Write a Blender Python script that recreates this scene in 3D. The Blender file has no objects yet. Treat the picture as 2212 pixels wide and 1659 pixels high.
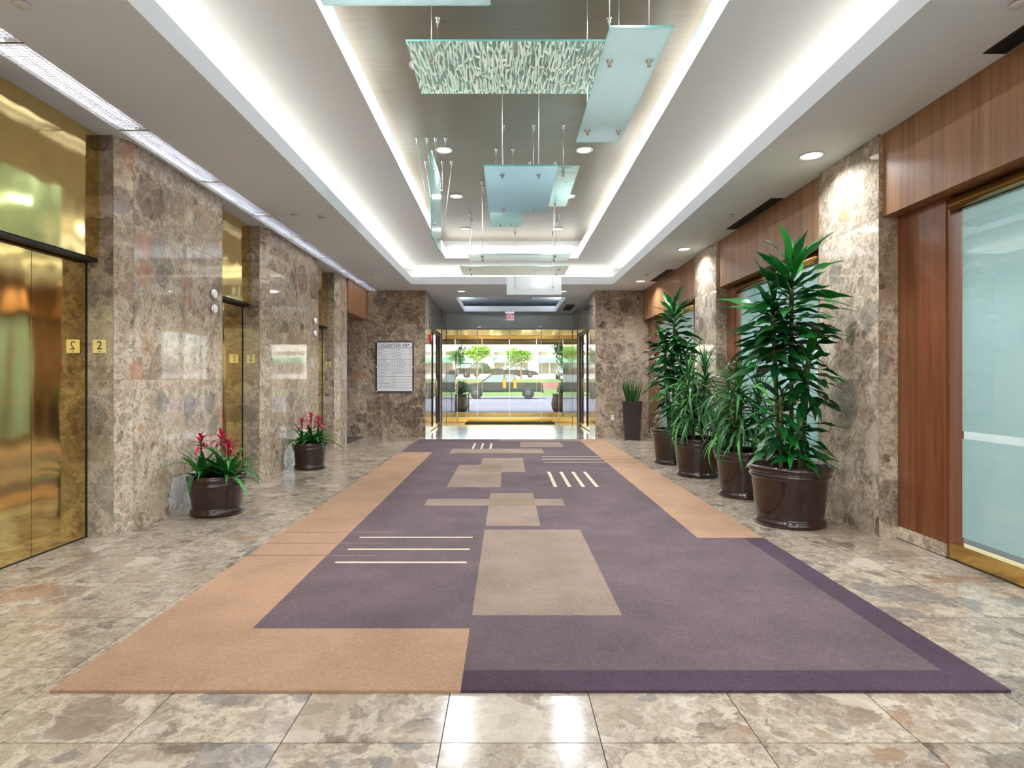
import bpy, bmesh, math, random
from mathutils import Vector, Matrix
R = random.Random(7)
PI = math.pi
scene = bpy.context.scene
COL = scene.collection

# ------------------------------------------------------------------ camera
EYE = 1.30
FPX = 1307.0
cam_d = bpy.data.cameras.new('camera')
cam = bpy.data.objects.new('camera', cam_d)
COL.objects.link(cam)
cam.location = (0, 0, EYE)
cam.rotation_euler = (PI / 2, 0, 0)
cam_d.sensor_width = 36
cam_d.lens = FPX / 2212 * 36
cam_d.shift_x = (1106 - 1094) / 2212
cam_d.shift_y = (820 - 829.5) / 2212
cam_d.clip_start = 0.05
cam_d.clip_end = 600
scene.camera = cam

# ------------------------------------------------------------------ world, sun, exposure
w = bpy.data.worlds.new('sky'); scene.world = w
w.use_nodes = True
nt = w.node_tree; nt.nodes.clear()
out = nt.nodes.new('ShaderNodeOutputWorld'); bg = nt.nodes.new('ShaderNodeBackground')
sky = nt.nodes.new('ShaderNodeTexSky'); sky.sky_type = 'NISHITA'; sky.sun_disc = False
sky.sun_elevation = math.radians(48); sky.sun_rotation = math.radians(200); sky.dust_density = 2.5
bg.inputs['Strength'].default_value = 0.5
nt.links.new(sky.outputs[0], bg.inputs[0]); nt.links.new(bg.outputs[0], out.inputs[0])
sun_d = bpy.data.lights.new('sun', 'SUN'); sun_d.energy = 4.4; sun_d.angle = 0.01; sun_d.color = (1, .95, .88)
sun = bpy.data.objects.new('sun', sun_d); COL.objects.link(sun)
sun.rotation_euler = (math.radians(42), 0, math.radians(-20))
vs = scene.view_settings
scene.display_settings.display_device = 'sRGB'
vs.view_transform = 'Standard'; vs.look = 'None'; vs.gamma = 1; vs.exposure = 0.95
vs.use_curve_mapping = False
# strengths of the lamps that the place has
COVE_LOW, COVE_HIGH, LOUVER_TUBE, DOWNLIGHT, OFFICE = 5.0, 4.6, 52.0, 24.0, 18.0
cy = scene.cycles; cy.use_light_tree = False
cy.max_bounces = 7; cy.diffuse_bounces = 4; cy.glossy_bounces = 4; cy.transmission_bounces = 4; cy.transparent_max_bounces = 14
cy.caustics_reflective = False; cy.caustics_refractive = False

# ------------------------------------------------------------------ helpers
def tag(o, label=None, cat=None, group=None, kind=None):
    if label: o['label'] = label
    if cat: o['category'] = cat
    if group: o['group'] = group
    if kind: o['kind'] = kind
    return o

def empty(name, loc=(0, 0, 0), parent=None):
    o = bpy.data.objects.new(name, None); COL.objects.link(o)
    o.location = loc; o.empty_display_size = .05
    if parent: o.parent = parent
    return o

def link(name, me, parent=None, loc=None):
    o = bpy.data.objects.new(name, me); COL.objects.link(o)
    if parent: o.parent = parent
    if loc is not None: o.location = loc
    return o

def mesh(name, verts, faces, mats, midx=None, smooth=False):
    me = bpy.data.meshes.new(name)
    me.from_pydata([tuple(v) for v in verts], [], faces)
    for m in (mats if isinstance(mats, (list, tuple)) else [mats]):
        me.materials.append(m)
    if midx:
        me.polygons.foreach_set('material_index', midx)
    if smooth:
        me.polygons.foreach_set('use_smooth', [True] * len(me.polygons))
    me.update()
    return me

BF = [(0, 3, 2, 1), (4, 5, 6, 7), (0, 1, 5, 4), (1, 2, 6, 5), (2, 3, 7, 6), (3, 0, 4, 7)]
def box_geo(b, V, F):
    x0, x1, y0, y1, z0, z1 = b
    n = len(V)
    V += [(x0, y0, z0), (x1, y0, z0), (x1, y1, z0), (x0, y1, z0), (x0, y0, z1), (x1, y0, z1), (x1, y1, z1), (x0, y1, z1)]
    F += [tuple(i + n for i in f) for f in BF]

def boxes(name, bs, mat, parent=None, bevel=0, off=(0, 0, 0)):
    V, F = [], []
    for b in bs:
        box_geo((b[0] - off[0], b[1] - off[0], b[2] - off[1], b[3] - off[1], b[4] - off[2], b[5] - off[2]), V, F)
    me = mesh(name, V, F, mat)
    if bevel:
        bm = bmesh.new(); bm.from_mesh(me)
        bmesh.ops.bevel(bm, geom=bm.edges[:], offset=bevel, segments=2, affect='EDGES', profile=.6)
        bm.to_mesh(me); bm.free()
    return link(name, me, parent)

def box(name, x0, x1, y0, y1, z0, z1, mat, parent=None, bevel=0, off=(0, 0, 0)):
    return boxes(name, [(x0, x1, y0, y1, z0, z1)], mat, parent, bevel, off)

def lathe_me(name, prof, mat, seg=48, axis='Z', smooth=True):
    V, F = [], []
    for (r, z) in prof:
        for k in range(seg):
            a = 2 * PI * k / seg
            c, s = r * math.cos(a), r * math.sin(a)
            V.append((c, s, z) if axis == 'Z' else ((z, c, s) if axis == 'X' else (c, -z, s)))
    n = len(prof)
    for i in range(n - 1):
        for k in range(seg):
            k2 = (k + 1) % seg
            F.append((i * seg + k, i * seg + k2, (i + 1) * seg + k2, (i + 1) * seg + k))
    if prof[0][0] > 1e-5: F.append(tuple(reversed(range(seg))))
    if prof[-1][0] > 1e-5: F.append(tuple((n - 1) * seg + k for k in range(seg)))
    me = mesh(name, V, F, mat)
    me.polygons.foreach_set('use_smooth', [len(p.vertices) <= 4 for p in me.polygons])
    return me

def tube_geo(p0, p1, r, V, F, seg=8, r1=None):
    p0, p1 = Vector(p0), Vector(p1); d = (p1 - p0).normalized()
    a = d.orthogonal().normalized(); b = d.cross(a)
    n = len(V); r1 = r if r1 is None else r1
    for p, rr in ((p0, r), (p1, r1)):
        for k in range(seg):
            t = 2 * PI * k / seg
            V.append(tuple(p + a * rr * math.cos(t) + b * rr * math.sin(t)))
    for k in range(seg):
        k2 = (k + 1) % seg
        F.append((n + k, n + k2, n + seg + k2, n + seg + k))
    F.append(tuple(n + k for k in reversed(range(seg)))); F.append(tuple(n + seg + k for k in range(seg)))

def tubes(name, segs, mat, parent=None, seg=8):
    V, F = [], []
    for s in segs:
        tube_geo(s[0], s[1], s[2], V, F, seg, s[3] if len(s) > 3 else None)
    return link(name, mesh(name, V, F, mat, smooth=True), parent)

def prism_geo(poly, h0, h1, V, F, plane='XY'):
    n = len(V); k = len(poly)
    for h in (h0, h1):
        for (a, b) in poly:
            V.append((a, b, h) if plane == 'XY' else ((a, h, b) if plane == 'XZ' else (h, a, b)))
    F.append(tuple(n + i for i in reversed(range(k)))); F.append(tuple(n + k + i for i in range(k)))
    for i in range(k):
        j = (i + 1) % k
        F.append((n + i, n + j, n + k + j, n + k + i))

def recalc(me):
    bm = bmesh.new(); bm.from_mesh(me)
    bmesh.ops.recalc_face_normals(bm, faces=bm.faces[:])
    bm.to_mesh(me); bm.free()
    return me

def text_obj(name, body, size, mat, parent, mtx, depth=.001, bold=0.0):
    cu = bpy.data.curves.new(name, 'FONT'); cu.body = body; cu.size = size
    cu.align_x = 'CENTER'; cu.align_y = 'CENTER'; cu.extrude = depth; cu.offset = bold; cu.resolution_u = 4
    t = bpy.data.objects.new(name, cu); COL.objects.link(t)
    dg = bpy.context.evaluated_depsgraph_get(); dg.update()
    me = bpy.data.meshes.new_from_object(t.evaluated_get(dg))
    bpy.data.objects.remove(t)
    me.materials.clear(); me.materials.append(mat)
    me.transform(mtx)
    return link(name, me, parent)

# ------------------------------------------------------------------ materials
MATS = {}
class NB:
    def __init__(s, name):
        s.m = bpy.data.materials.new(name); s.m.use_nodes = True
        s.t = s.m.node_tree; s.t.nodes.clear()
        s.o = s.t.nodes.new('ShaderNodeOutputMaterial')
        MATS[name] = s.m
    def n(s, typ, ins=None, **props):
        nd = s.t.nodes.new(typ)
        for k, v in props.items(): setattr(nd, k, v)
        for k, v in (ins or {}).items():
            if hasattr(v, 'is_output'): s.t.links.new(v, nd.inputs[k])
            else: nd.inputs[k].default_value = v
        return nd
    def math(s, op, a, b=0.0, c=None):
        nd = s.t.nodes.new('ShaderNodeMath'); nd.operation = op
        for i, v in enumerate([a, b] + ([c] if c is not None else [])):
            if hasattr(v, 'is_output'): s.t.links.new(v, nd.inputs[i])
            else: nd.inputs[i].default_value = v
        return nd.outputs[0]
    def ramp(s, fac, stops, interp='LINEAR'):
        nd = s.t.nodes.new('ShaderNodeValToRGB'); nd.color_ramp.interpolation = interp
        e = nd.color_ramp.elements
        while len(e) < len(stops): e.new(.5)
        for i, (p, c) in enumerate(stops):
            e[i].position = p; e[i].color = tuple(c) + ((1,) if len(c) == 3 else ())
        s.t.links.new(fac, nd.inputs[0]); return nd.outputs[0]
    def mix(s, f, a, b, blend='MIX'):
        nd = s.t.nodes.new('ShaderNodeMix'); nd.data_type = 'RGBA'; nd.blend_type = blend
        for i, v in ((0, f), (6, a), (7, b)):
            if hasattr(v, 'is_output'): s.t.links.new(v, nd.inputs[i])
            else: nd.inputs[i].default_value = v if i == 0 else (tuple(v) + (1,) if len(v) == 3 else v)
        return nd.outputs[2]
    def done(s, sh):
        s.t.links.new(sh, s.o.inputs[0]); return s.m

def lin(r, g, b):
    f = lambda c: (c / 255 / 12.92) if c / 255 <= .04045 else ((c / 255 + .055) / 1.055) ** 2.4
    return (f(r), f(g), f(b))

def plain(name, col, rough=.5, metal=0, coat=0, noise=0, nscale=8, emis=None, estr=0, spec=.5, coat_r=.03, bump=0, bscale=60):
    b = NB(name)
    p = b.n('ShaderNodeBsdfPrincipled', {'Roughness': rough, 'Metallic': metal, 'Coat Weight': coat, 'Coat Roughness': coat_r, 'Specular IOR Level': spec})
    if noise:
        nz = b.n('ShaderNodeTexNoise', {'Vector': b.n('ShaderNodeTexCoord').outputs['Object'], 'Scale': nscale, 'Detail': 4.0})
        c = b.mix(nz.outputs[0], tuple(x * (1 - noise) for x in col), tuple(min(1, x * (1 + noise)) for x in col))
        b.t.links.new(c, p.inputs['Base Color'])
    else:
        p.inputs['Base Color'].default_value = tuple(col) + (1,)
    if bump:
        nz = b.n('ShaderNodeTexNoise', {'Vector': b.n('ShaderNodeTexCoord').outputs['Object'], 'Scale': bscale, 'Detail': 3.0})
        bp = b.n('ShaderNodeBump', {'Strength': bump, 'Distance': .01, 'Height': nz.outputs[0]})
        b.t.links.new(bp.outputs[0], p.inputs['Normal'])
    if emis:
        p.inputs['Emission Color'].default_value = tuple(emis) + (1,); p.inputs['Emission Strength'].default_value = estr
    return b.done(p.outputs[0])

def emit(name, col, strength):
    b = NB(name)
    return b.done(b.n('ShaderNodeEmission', {'Color': tuple(col) + (1,), 'Strength': strength}).outputs[0])

def marble(name, pal, scale=1.0, rough=.05, big=.62, stretch=(1, 1, 1), vein=(.62, .54, .45), spec=.5, bright=1.0, net=.7):
    """polished breccia: broken stone pieces of three sizes in a veined ground"""
    b = NB(name)
    co = b.n('ShaderNodeTexCoord').outputs['Object']
    rnd = b.n('ShaderNodeObjectInfo').outputs['Random']
    off = b.n('ShaderNodeCombineXYZ', {0: b.math('MULTIPLY', rnd, 91.7), 1: b.math('MULTIPLY', rnd, 53.1), 2: b.math('MULTIPLY', rnd, 37.9)})
    v0 = b.n('ShaderNodeVectorMath', {0: co, 1: off.outputs[0]}, operation='ADD').outputs[0]
    v0 = b.n('ShaderNodeVectorMath', {0: v0, 1: tuple(scale * q for q in stretch)}, operation='MULTIPLY').outputs[0]
    nz = b.n('ShaderNodeTexNoise', {'Vector': v0, 'Scale': 5.0, 'Detail': 6.0, 'Roughness': .65})
    wob = b.n('ShaderNodeVectorMath', {0: nz.outputs['Color'], 1: (.5, .5, .5)}, operation='SUBTRACT').outputs[0]
    wob = b.n('ShaderNodeVectorMath', {0: wob, 'Scale': .20}, operation='SCALE').outputs[0]
    v = b.n('ShaderNodeVectorMath', {0: v0, 1: wob}, operation='ADD').outputs[0]
    # ground: fine chips, crackle and clouds
    fine = b.n('ShaderNodeTexVoronoi', {'Vector': v, 'Scale': 34.0, 'Randomness': 1.0})
    fsep = b.n('ShaderNodeSeparateColor', {0: fine.outputs['Color']})
    g = b.ramp(fsep.outputs[0], [(0, pal[1]), (.25, pal[2]), (.55, pal[3]), (.85, pal[4]), (.93, pal[0])])
    cloud = b.n('ShaderNodeSeparateColor', {0: nz.outputs['Color']})
    g = b.mix(b.ramp(cloud.outputs[1], [(.38, (0, 0, 0)), (.62, (1, 1, 1))]), b.mix(.55, g, pal[2]), b.mix(.25, g, pal[4]))
    tiny = b.n('ShaderNodeTexNoise', {'Vector': v, 'Scale': 75.0, 'Detail': 4.0, 'Roughness': .7})
    g = b.mix(b.ramp(tiny.outputs[0], [(.35, (0, 0, 0)), (.66, (1, 1, 1))]), b.mix(.35, g, pal[0]), b.mix(.35, g, pal[4]))
    wisp = b.ramp(b.math('ABSOLUTE', b.math('SUBTRACT', cloud.outputs[2], .5)), [(0, (1, 1, 1)), (.018, (.5, .5, .5)), (.035, (0, 0, 0))])
    g = b.mix(b.math('MULTIPLY', wisp, .6), g, vein)
    def clasts(base, sc, keep, lim, toned, amt):
        vo = b.n('ShaderNodeTexVoronoi', {'Vector': v, 'Scale': sc})
        se = b.n('ShaderNodeSeparateColor', {0: vo.outputs['Color']})
        m = b.math('MULTIPLY', b.math('GREATER_THAN', se.outputs[1], keep), b.ramp(vo.outputs['Distance'], [(lim, (1, 1, 1)), (lim + .03, (0, 0, 0))]))
        c = b.ramp(se.outputs[2], toned, 'CONSTANT')
        c = b.mix(b.math('MULTIPLY', nz.outputs[0], .6), c, g)
        return b.mix(b.math('MULTIPLY', m, amt), base, c)
    tones = [(0, pal[0]), (.16, pal[1]), (.34, pal[5]), (.56, pal[2]), (.68, pal[3]), (.80, pal[4]), (.94, pal[6])]
    g = clasts(g, 11.0, .60, .42, tones, .8)
    g = clasts(g, 4.4, .64, .46, tones, .9)
    g = clasts(g, 2.2, big + .16, .5, tones, .8)
    vn = b.n('ShaderNodeTexVoronoi', {'Vector': v, 'Scale': 3.1}, feature='DISTANCE_TO_EDGE')
    g = b.mix(b.math('MULTIPLY', b.ramp(vn.outputs['Distance'], [(0, (1, 1, 1)), (.02, (0, 0, 0))]), b.math('MULTIPLY', nz.outputs[0], net)), g, vein)
    v2 = b.n('ShaderNodeTexVoronoi', {'Vector': v, 'Scale': 12.0}, feature='DISTANCE_TO_EDGE')
    g = b.mix(b.math('MULTIPLY', b.ramp(v2.outputs['Distance'], [(0, (1, 1, 1)), (.05, (0, 0, 0))]), b.ramp(cloud.outputs[0], [(.42, (0, 0, 0)), (.62, (net * .75,) * 3)])), g, vein)
    tint = b.math('MULTIPLY_ADD', rnd, .22, .89 * bright)
    g = b.n('ShaderNodeVectorMath', {0: g, 'Scale': tint}, operation='SCALE').outputs[0]
    p = b.n('ShaderNodeBsdfPrincipled', {'Base Color': g, 'Roughness': rough, 'Specular IOR Level': spec})
    return b.done(p.outputs[0])

def wood(name, c0, c1, c2, rough=.35, coat=.3):
    b = NB(name)
    co = b.n('ShaderNodeTexCoord').outputs['Object']
    rnd = b.n('ShaderNodeObjectInfo').outputs['Random']
    mp = b.n('ShaderNodeMapping', {'Vector': co, 'Scale': (9, 9, .35), 'Location': (3, 1, 5)})
    v = b.n('ShaderNodeVectorMath', {0: mp.outputs[0], 1: b.n('ShaderNodeCombineXYZ', {0: b.math('MULTIPLY', rnd, 40)}).outputs[0]}, operation='ADD').outputs[0]
    n1 = b.n('ShaderNodeTexNoise', {'Vector': v, 'Scale': 1.6, 'Detail': 6.0, 'Roughness': .6, 'Distortion': .6})
    mp2 = b.n('ShaderNodeMapping', {'Vector': co, 'Scale': (140, 140, 3)})
    n2 = b.n('ShaderNodeTexNoise', {'Vector': mp2.outputs[0], 'Scale': 1.5, 'Detail': 3.0})
    g = b.ramp(n1.outputs[0], [(.3, c0), (.5, c1), (.72, c2)])
    g = b.mix(b.math('MULTIPLY', b.ramp(n2.outputs[0], [(.45, (0, 0, 0)), (.7, (1, 1, 1))]), .35), g, c0)
    p = b.n('ShaderNodeBsdfPrincipled', {'Base Color': g, 'Roughness': rough, 'Coat Weight': coat, 'Coat Roughness': .12})
    return b.done(p.outputs[0])

def fres(b, lo=.045, hi=.95, normal=None):
    lw = b.n('ShaderNodeLayerWeight', {'Blend': .5})
    if normal is not None: b.t.links.new(normal, lw.inputs['Normal'])
    return b.math('MULTIPLY_ADD', b.math('POWER', lw.outputs['Facing'], 4.5), hi - lo, lo)

def clear_glass(name, tint=(.97, .99, .98), lo=.045, rough=0.0, hi=.9):
    b = NB(name)
    tr = b.n('ShaderNodeBsdfTransparent', {'Color': tint + (1,)})
    gl = b.n('ShaderNodeBsdfGlossy', {'Roughness': rough, 'Color': (1, 1, 1, 1)})
    return b.done(b.n('ShaderNodeMixShader', {0: fres(b, lo, hi), 1: tr.outputs[0], 2: gl.outputs[0]}).outputs[0])

def art_glass(name, tint, clearness, kind, rough=.08, gloss=.12):
    """cast glass sheet: partly clear, partly milky, with a relief that catches the lamps"""
    b = NB(name)
    co = b.n('ShaderNodeTexCoord').outputs['Object']
    if kind == 'cells':
        mp = b.n('ShaderNodeMapping', {'Vector': co, 'Scale': (34, 5, 5)})
        nz = b.n('ShaderNodeTexNoise', {'Vector': mp.outputs[0], 'Scale': .7, 'Detail': 2.0})
        vv = b.mix(.5, mp.outputs[0], nz.outputs['Color'], 'ADD')
        h = b.n('ShaderNodeTexVoronoi', {'Vector': vv, 'Scale': 1.0}, feature='DISTANCE_TO_EDGE').outputs['Distance']
        h = b.ramp(h, [(0, (0, 0, 0)), (.12, (.6, .6, .6)), (.35, (1, 1, 1))]); st, di = 1.0, .02
    elif kind == 'ripple':
        mp = b.n('ShaderNodeMapping', {'Vector': co, 'Scale': (5, 26, 5)})
        h = b.n('ShaderNodeTexNoise', {'Vector': mp.outputs[0], 'Scale': 1.6, 'Detail': 2.0, 'Distortion': .5}).outputs[0]; st, di = 1.0, .02
    elif kind == 'weave':
        wv = b.n('ShaderNodeTexWave', {'Vector': co, 'Scale': 22.0, 'Distortion': 1.0, 'Detail': 1.0}, bands_direction='DIAGONAL')
        h = wv.outputs[0]; st, di = .25, .004
    else:
        h = b.n('ShaderNodeTexNoise', {'Vector': co, 'Scale': 3.0}).outputs[0]; st, di = .05, .01
    bp = b.n('ShaderNodeBump', {'Strength': st, 'Distance': di, 'Height': h}).outputs[0]
    tr = b.n('ShaderNodeBsdfTransparent', {'Color': tuple(tint) + (1,)})
    df = b.n('ShaderNodeBsdfDiffuse', {'Color': tuple(tint) + (1,), 'Normal': bp})
    tl = b.n('ShaderNodeBsdfTranslucent', {'Color': tuple(tint) + (1,), 'Normal': bp})
    milk = b.n('ShaderNodeMixShader', {0: .6, 1: df.outputs[0], 2: tl.outputs[0]})
    body = b.n('ShaderNodeMixShader', {0: clearness, 1: milk.outputs[0], 2: tr.outputs[0]})
    gl = b.n('ShaderNodeBsdfGlossy', {'Roughness': rough, 'Normal': bp, 'Color': tuple(.45 + .6 * q for q in tint) + (1,)})
    return b.done(b.n('ShaderNodeMixShader', {0: fres(b, gloss, .7), 1: body.outputs[0], 2: gl.outputs[0]}).outputs[0])

def carpet_mat(name, c, var=.16):
    b = NB(name)
    co = b.n('ShaderNodeTexCoord').outputs['Object']
    n1 = b.n('ShaderNodeTexNoise', {'Vector': co, 'Scale': 2.2, 'Detail': 5.0, 'Roughness': .6})
    n2 = b.n('ShaderNodeTexNoise', {'Vector': b.n('ShaderNodeMapping', {'Vector': co, 'Scale': (55, 110, 55)}).outputs[0], 'Scale': 1.0, 'Detail': 3.0, 'Roughness': .8})
    k = b.math('ADD', b.math('MULTIPLY', n1.outputs[0], .45), b.math('MULTIPLY', n2.outputs[0], .75))
    g = b.mix(b.ramp(k, [(.40, (0, 0, 0)), (.78, (1, 1, 1))]), tuple(x * (1 - var * 1.6) for x in c), tuple(x * (1 + var * 1.6) for x in c))
    bp = b.n('ShaderNodeBump', {'Strength': .6, 'Distance': .004, 'Height': n2.outputs[0]})
    p = b.n('ShaderNodeBsdfPrincipled', {'Base Color': g, 'Roughness': .95, 'Specular IOR Level': .1, 'Sheen Weight': .05, 'Sheen Roughness': .5, 'Normal': bp.outputs[0]})
    return b.done(p.outputs[0])

def leafy(name, dark, light, rough=.32):
    b = NB(name)
    rnd = b.n('ShaderNodeObjectInfo').outputs['Random']
    co = b.n('ShaderNodeTexCoord').outputs['Object']
    nz = b.n('ShaderNodeTexNoise', {'Vector': co, 'Scale': 14.0, 'Detail': 2.0})
    f = b.math('ADD', b.math('MULTIPLY', b.math('POWER', rnd, 2.2), .85), b.math('MULTIPLY', nz.outputs[0], .2))
    c = b.mix(f, dark, light)
    p = b.n('ShaderNodeBsdfPrincipled', {'Base Color': c, 'Roughness': rough, 'Specular IOR Level': .5})
    tl = b.n('ShaderNodeBsdfTranslucent', {'Color': c})
    return b.done(b.n('ShaderNodeMixShader', {0: .18, 1: p.outputs[0], 2: tl.outputs[0]}).outputs[0])

wall_pal = [lin(90, 71, 59), lin(130, 109, 92), lin(167, 145, 124), lin(190, 168, 145), lin(222, 206, 184), lin(124, 119, 111), lin(178, 122, 88)]
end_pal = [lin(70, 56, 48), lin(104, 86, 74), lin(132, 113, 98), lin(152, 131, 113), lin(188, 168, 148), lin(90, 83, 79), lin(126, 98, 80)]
floor_pal = [lin(94, 78, 66), lin(130, 111, 95), lin(156, 136, 116), lin(173, 153, 131), lin(206, 191, 172), lin(108, 107, 108), lin(150, 113, 85)]
M_MARBLE = marble('marble_wall', wall_pal, .9, .04, .56, vein=lin(228, 213, 190), net=.7)
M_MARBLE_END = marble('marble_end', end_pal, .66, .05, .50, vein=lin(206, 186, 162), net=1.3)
M_FLOOR = marble('marble_floor', floor_pal, .75, .15, .50, vein=lin(206, 190, 168), net=.6)
M_GROUT = plain('grout', lin(84, 78, 72), .7, noise=.1)
M_JOINT = plain('light_joint', lin(205, 195, 180), .6)
M_WHITE = plain('ceiling_white', lin(233, 241, 249), .9, noise=.01)
M_LIPW = plain('lip_white', lin(238, 240, 244), .85)
def brushed():
    b = NB('taupe_metal_ceiling')
    co = b.n('ShaderNodeTexCoord').outputs['Object']
    mp = b.n('ShaderNodeMapping', {'Vector': co, 'Scale': (.5, 14, 1)})
    nz = b.n('ShaderNodeTexNoise', {'Vector': mp.outputs[0], 'Scale': 2.0, 'Detail': 6.0, 'Roughness': .7})
    c = b.mix(nz.outputs[0], lin(128, 121, 105), lin(160, 153, 138))
    p = b.n('ShaderNodeBsdfPrincipled', {'Base Color': c, 'Metallic': .35, 'Roughness': .38})
    return b.done(p.outputs[0])
M_TAUPE = brushed()
def brass(name, c, rough, wavy):
    b = NB(name)
    co = b.n('ShaderNodeTexCoord').outputs['Object']
    nz = b.n('ShaderNodeTexNoise', {'Vector': b.n('ShaderNodeMapping', {'Vector': co, 'Scale': (1, 1.6, .6)}).outputs[0], 'Scale': 1.6, 'Detail': 1.0})
    n2 = b.n('ShaderNodeTexNoise', {'Vector': co, 'Scale': 5.0, 'Detail': 6.0, 'Roughness': .7})
    bp = b.n('ShaderNodeBump', {'Strength': wavy, 'Distance': .05, 'Height': nz.outputs[0]})
    col = b.mix(n2.outputs[0], tuple(x * .82 for x in c), tuple(min(1, x * 1.1) for x in c))
    p = b.n('ShaderNodeBsdfPrincipled', {'Base Color': col, 'Metallic': 1.0, 'Roughness': rough, 'Normal': bp.outputs[0]})
    return b.done(p.outputs[0])
M_BRASS = brass('brass_door', (.88, .67, .28), .08, .22)
M_BRASS2 = brass('brass_trim', (.84, .58, .20), .16, .05)
M_BRASS3 = brass('brass_entrance', (.60, .38, .11), .2, .05)
M_DARK = plain('dark_gap', (.008, .007, .006), .5)
M_WOOD = wood('wood_header', lin(122, 82, 50), lin(158, 112, 74), lin(176, 133, 93), .42, .15)
M_WOOD2 = wood('wood_panel', lin(98, 52, 28), lin(122, 70, 41), lin(138, 84, 53), .36, .25)
M_GLASS = clear_glass('window_glass')
M_DOORGLASS = clear_glass('door_glass', (.93, .94, .91), .014, 0.0, .6)
def film():
    b = NB('frosted_film')
    df = b.n('ShaderNodeBsdfDiffuse', {'Color': lin(206, 220, 222) + (1,)})
    tl = b.n('ShaderNodeBsdfTranslucent', {'Color': lin(206, 226, 226) + (1,)})
    return b.done(b.n('ShaderNodeMixShader', {0: .5, 1: df.outputs[0], 2: tl.outputs[0]}).outputs[0])
M_FILM = film()
M_BRONZE = plain('dark_bronze', lin(58, 42, 36), .35, .6)
M_STEEL = plain('steel', (.75, .75, .76), .18, 1.0)
M_CABLE = plain('cable', (.8, .8, .8), .35, .8)
M_LOUVER = plain('louver_silver', (.70, .70, .72), .2, .9)
M_TROUGH = plain('trough', (.8, .8, .8), .5)
M_TUBE = emit('fluorescent_tube', (.93, .97, 1), LOUVER_TUBE)
M_COVE1 = emit('cove_strip', (1, .86, .66), COVE_LOW)
M_COVE2 = emit('cove_strip_upper', (1, .93, .82), COVE_HIGH)
M_COVE3 = emit('cove_strip_vestibule', (1, .98, .95), 18.0)
M_DOWN = emit('downlight_lens', (1, .97, .93), 2.2)
M_OFFL = emit('office_panel', (.95, 1, 1), OFFICE)
M_PLASTIC = plain('white_plastic', lin(232, 232, 232), .4)
M_VENT = plain('vent_black', lin(48, 47, 48), .5)
M_POT = plain('glazed_pot', lin(44, 23, 20), .3, coat=.85, noise=.12, nscale=3, coat_r=.03, spec=.25)
M_POT2 = plain('matte_planter', lin(40, 29, 30), .4, noise=.08)
M_SOIL = plain('soil', lin(58, 46, 38), .95, noise=.4, nscale=60, bump=.8)
M_LEAF = leafy('dracaena_leaf', lin(6, 54, 28), lin(38, 122, 42))
M_LEAF2 = leafy('strap_leaf', lin(22, 78, 46), lin(96, 168, 70))
M_LEAF3 = leafy('bromeliad_leaf', lin(22, 84, 34), lin(70, 150, 56))
M_LEAF4 = leafy('snake_leaf', lin(26, 66, 34), lin(80, 140, 62))
M_BRACT = leafy('bromeliad_bract', lin(176, 12, 56), lin(226, 60, 112))
M_STEM = plain('cane', lin(98, 104, 62), .7, noise=.35, nscale=30)
M_RED = plain('red_enamel', lin(206, 22, 52), .35)
M_NAVY = plain('navy_frame', lin(52, 58, 82), .35)
M_PAPER = plain('sign_white', lin(246, 247, 250), .45)
M_INK = plain('sign_ink', lin(56, 58, 70), .6)
M_INK2 = plain('sign_grey', lin(176, 178, 190), .6)
C_PUR = carpet_mat('carpet_purple', lin(100, 84, 87), .24)
C_PURD = carpet_mat('carpet_purple_border', lin(76, 60, 71), .22)
C_TAN = carpet_mat('carpet_tan', lin(168, 133, 106), .16)
C_BEI = carpet_mat('carpet_beige', lin(142, 122, 108), .2)
C_BEI2 = carpet_mat('carpet_beige_dark', lin(134, 116, 97), .16)
C_CRM = carpet_mat('carpet_cream', lin(206, 190, 164), .06)
C_BRN = carpet_mat('carpet_brown', lin(134, 98, 70), .08)
M_MAT = plain('rubber_mat', lin(52, 54, 60), .8, noise=.2, nscale=80)

# ------------------------------------------------------------------ key dimensions
CZ = 3.32                     # soffit
XL, XR = -3.18, 3.065         # pillar faces
YEND, YIN, YOUT = 13.70, 18.47, 21.6
YB = -4.2                     # wall behind the camera
VL, VR = -1.834, 2.013        # vestibule side walls

# ------------------------------------------------------------------ floor
floor = box('floor', -3.62, 3.5, YB, YIN + 3.3, -.12, -.004, M_GROUT)
tag(floor, 'polished tan and grey breccia marble tile floor of the lobby', 'floor', kind='structure')
P = .573; PY = .570; g = .0022
tm = {}
def tile(x0, x1, y0, y1):
    k = (round(x1 - x0, 3), round(y1 - y0, 3))
    if k not in tm:
        V, F = [], []; box_geo((g, k[0] - g, g, k[1] - g, -.02, 0), V, F)
        tm[k] = mesh('floor_tile', V, F, M_FLOOR)
    link('floor_tile', tm[k], floor, (x0, y0, 0))
CX0, CX1, CY0, CY1 = -1.891, 2.091, 2.51, 13.07
xs = [-.234 + P * k for k in range(-6, 7)]
ys = [2.165 + PY * k for k in range(-4, 35)]
for j in range(len(ys) - 1):
    y0, y1 = ys[j], min(ys[j + 1], YOUT)
    if y0 > YOUT - .05: break
    wide = y0 < YEND - .1
    for i in range(len(xs) - 1):
        x0, x1 = xs[i], xs[i + 1]
        lo, hi = (-3.50, 3.26) if wide else (VL - .05, VR + .05)
        x0, x1 = max(x0, lo), min(x1, hi)
        if x1 - x0 < .02: continue
        if x0 > CX0 + .01 and x1 < CX1 - .01 and y0 > CY0 + .01 and y1 < CY1 - .01: continue
        tile(x0, x1, y0, y1)
box('floor_bed', -3.5, 3.26, YB, ys[0], -.02, 0, M_FLOOR, floor)
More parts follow.
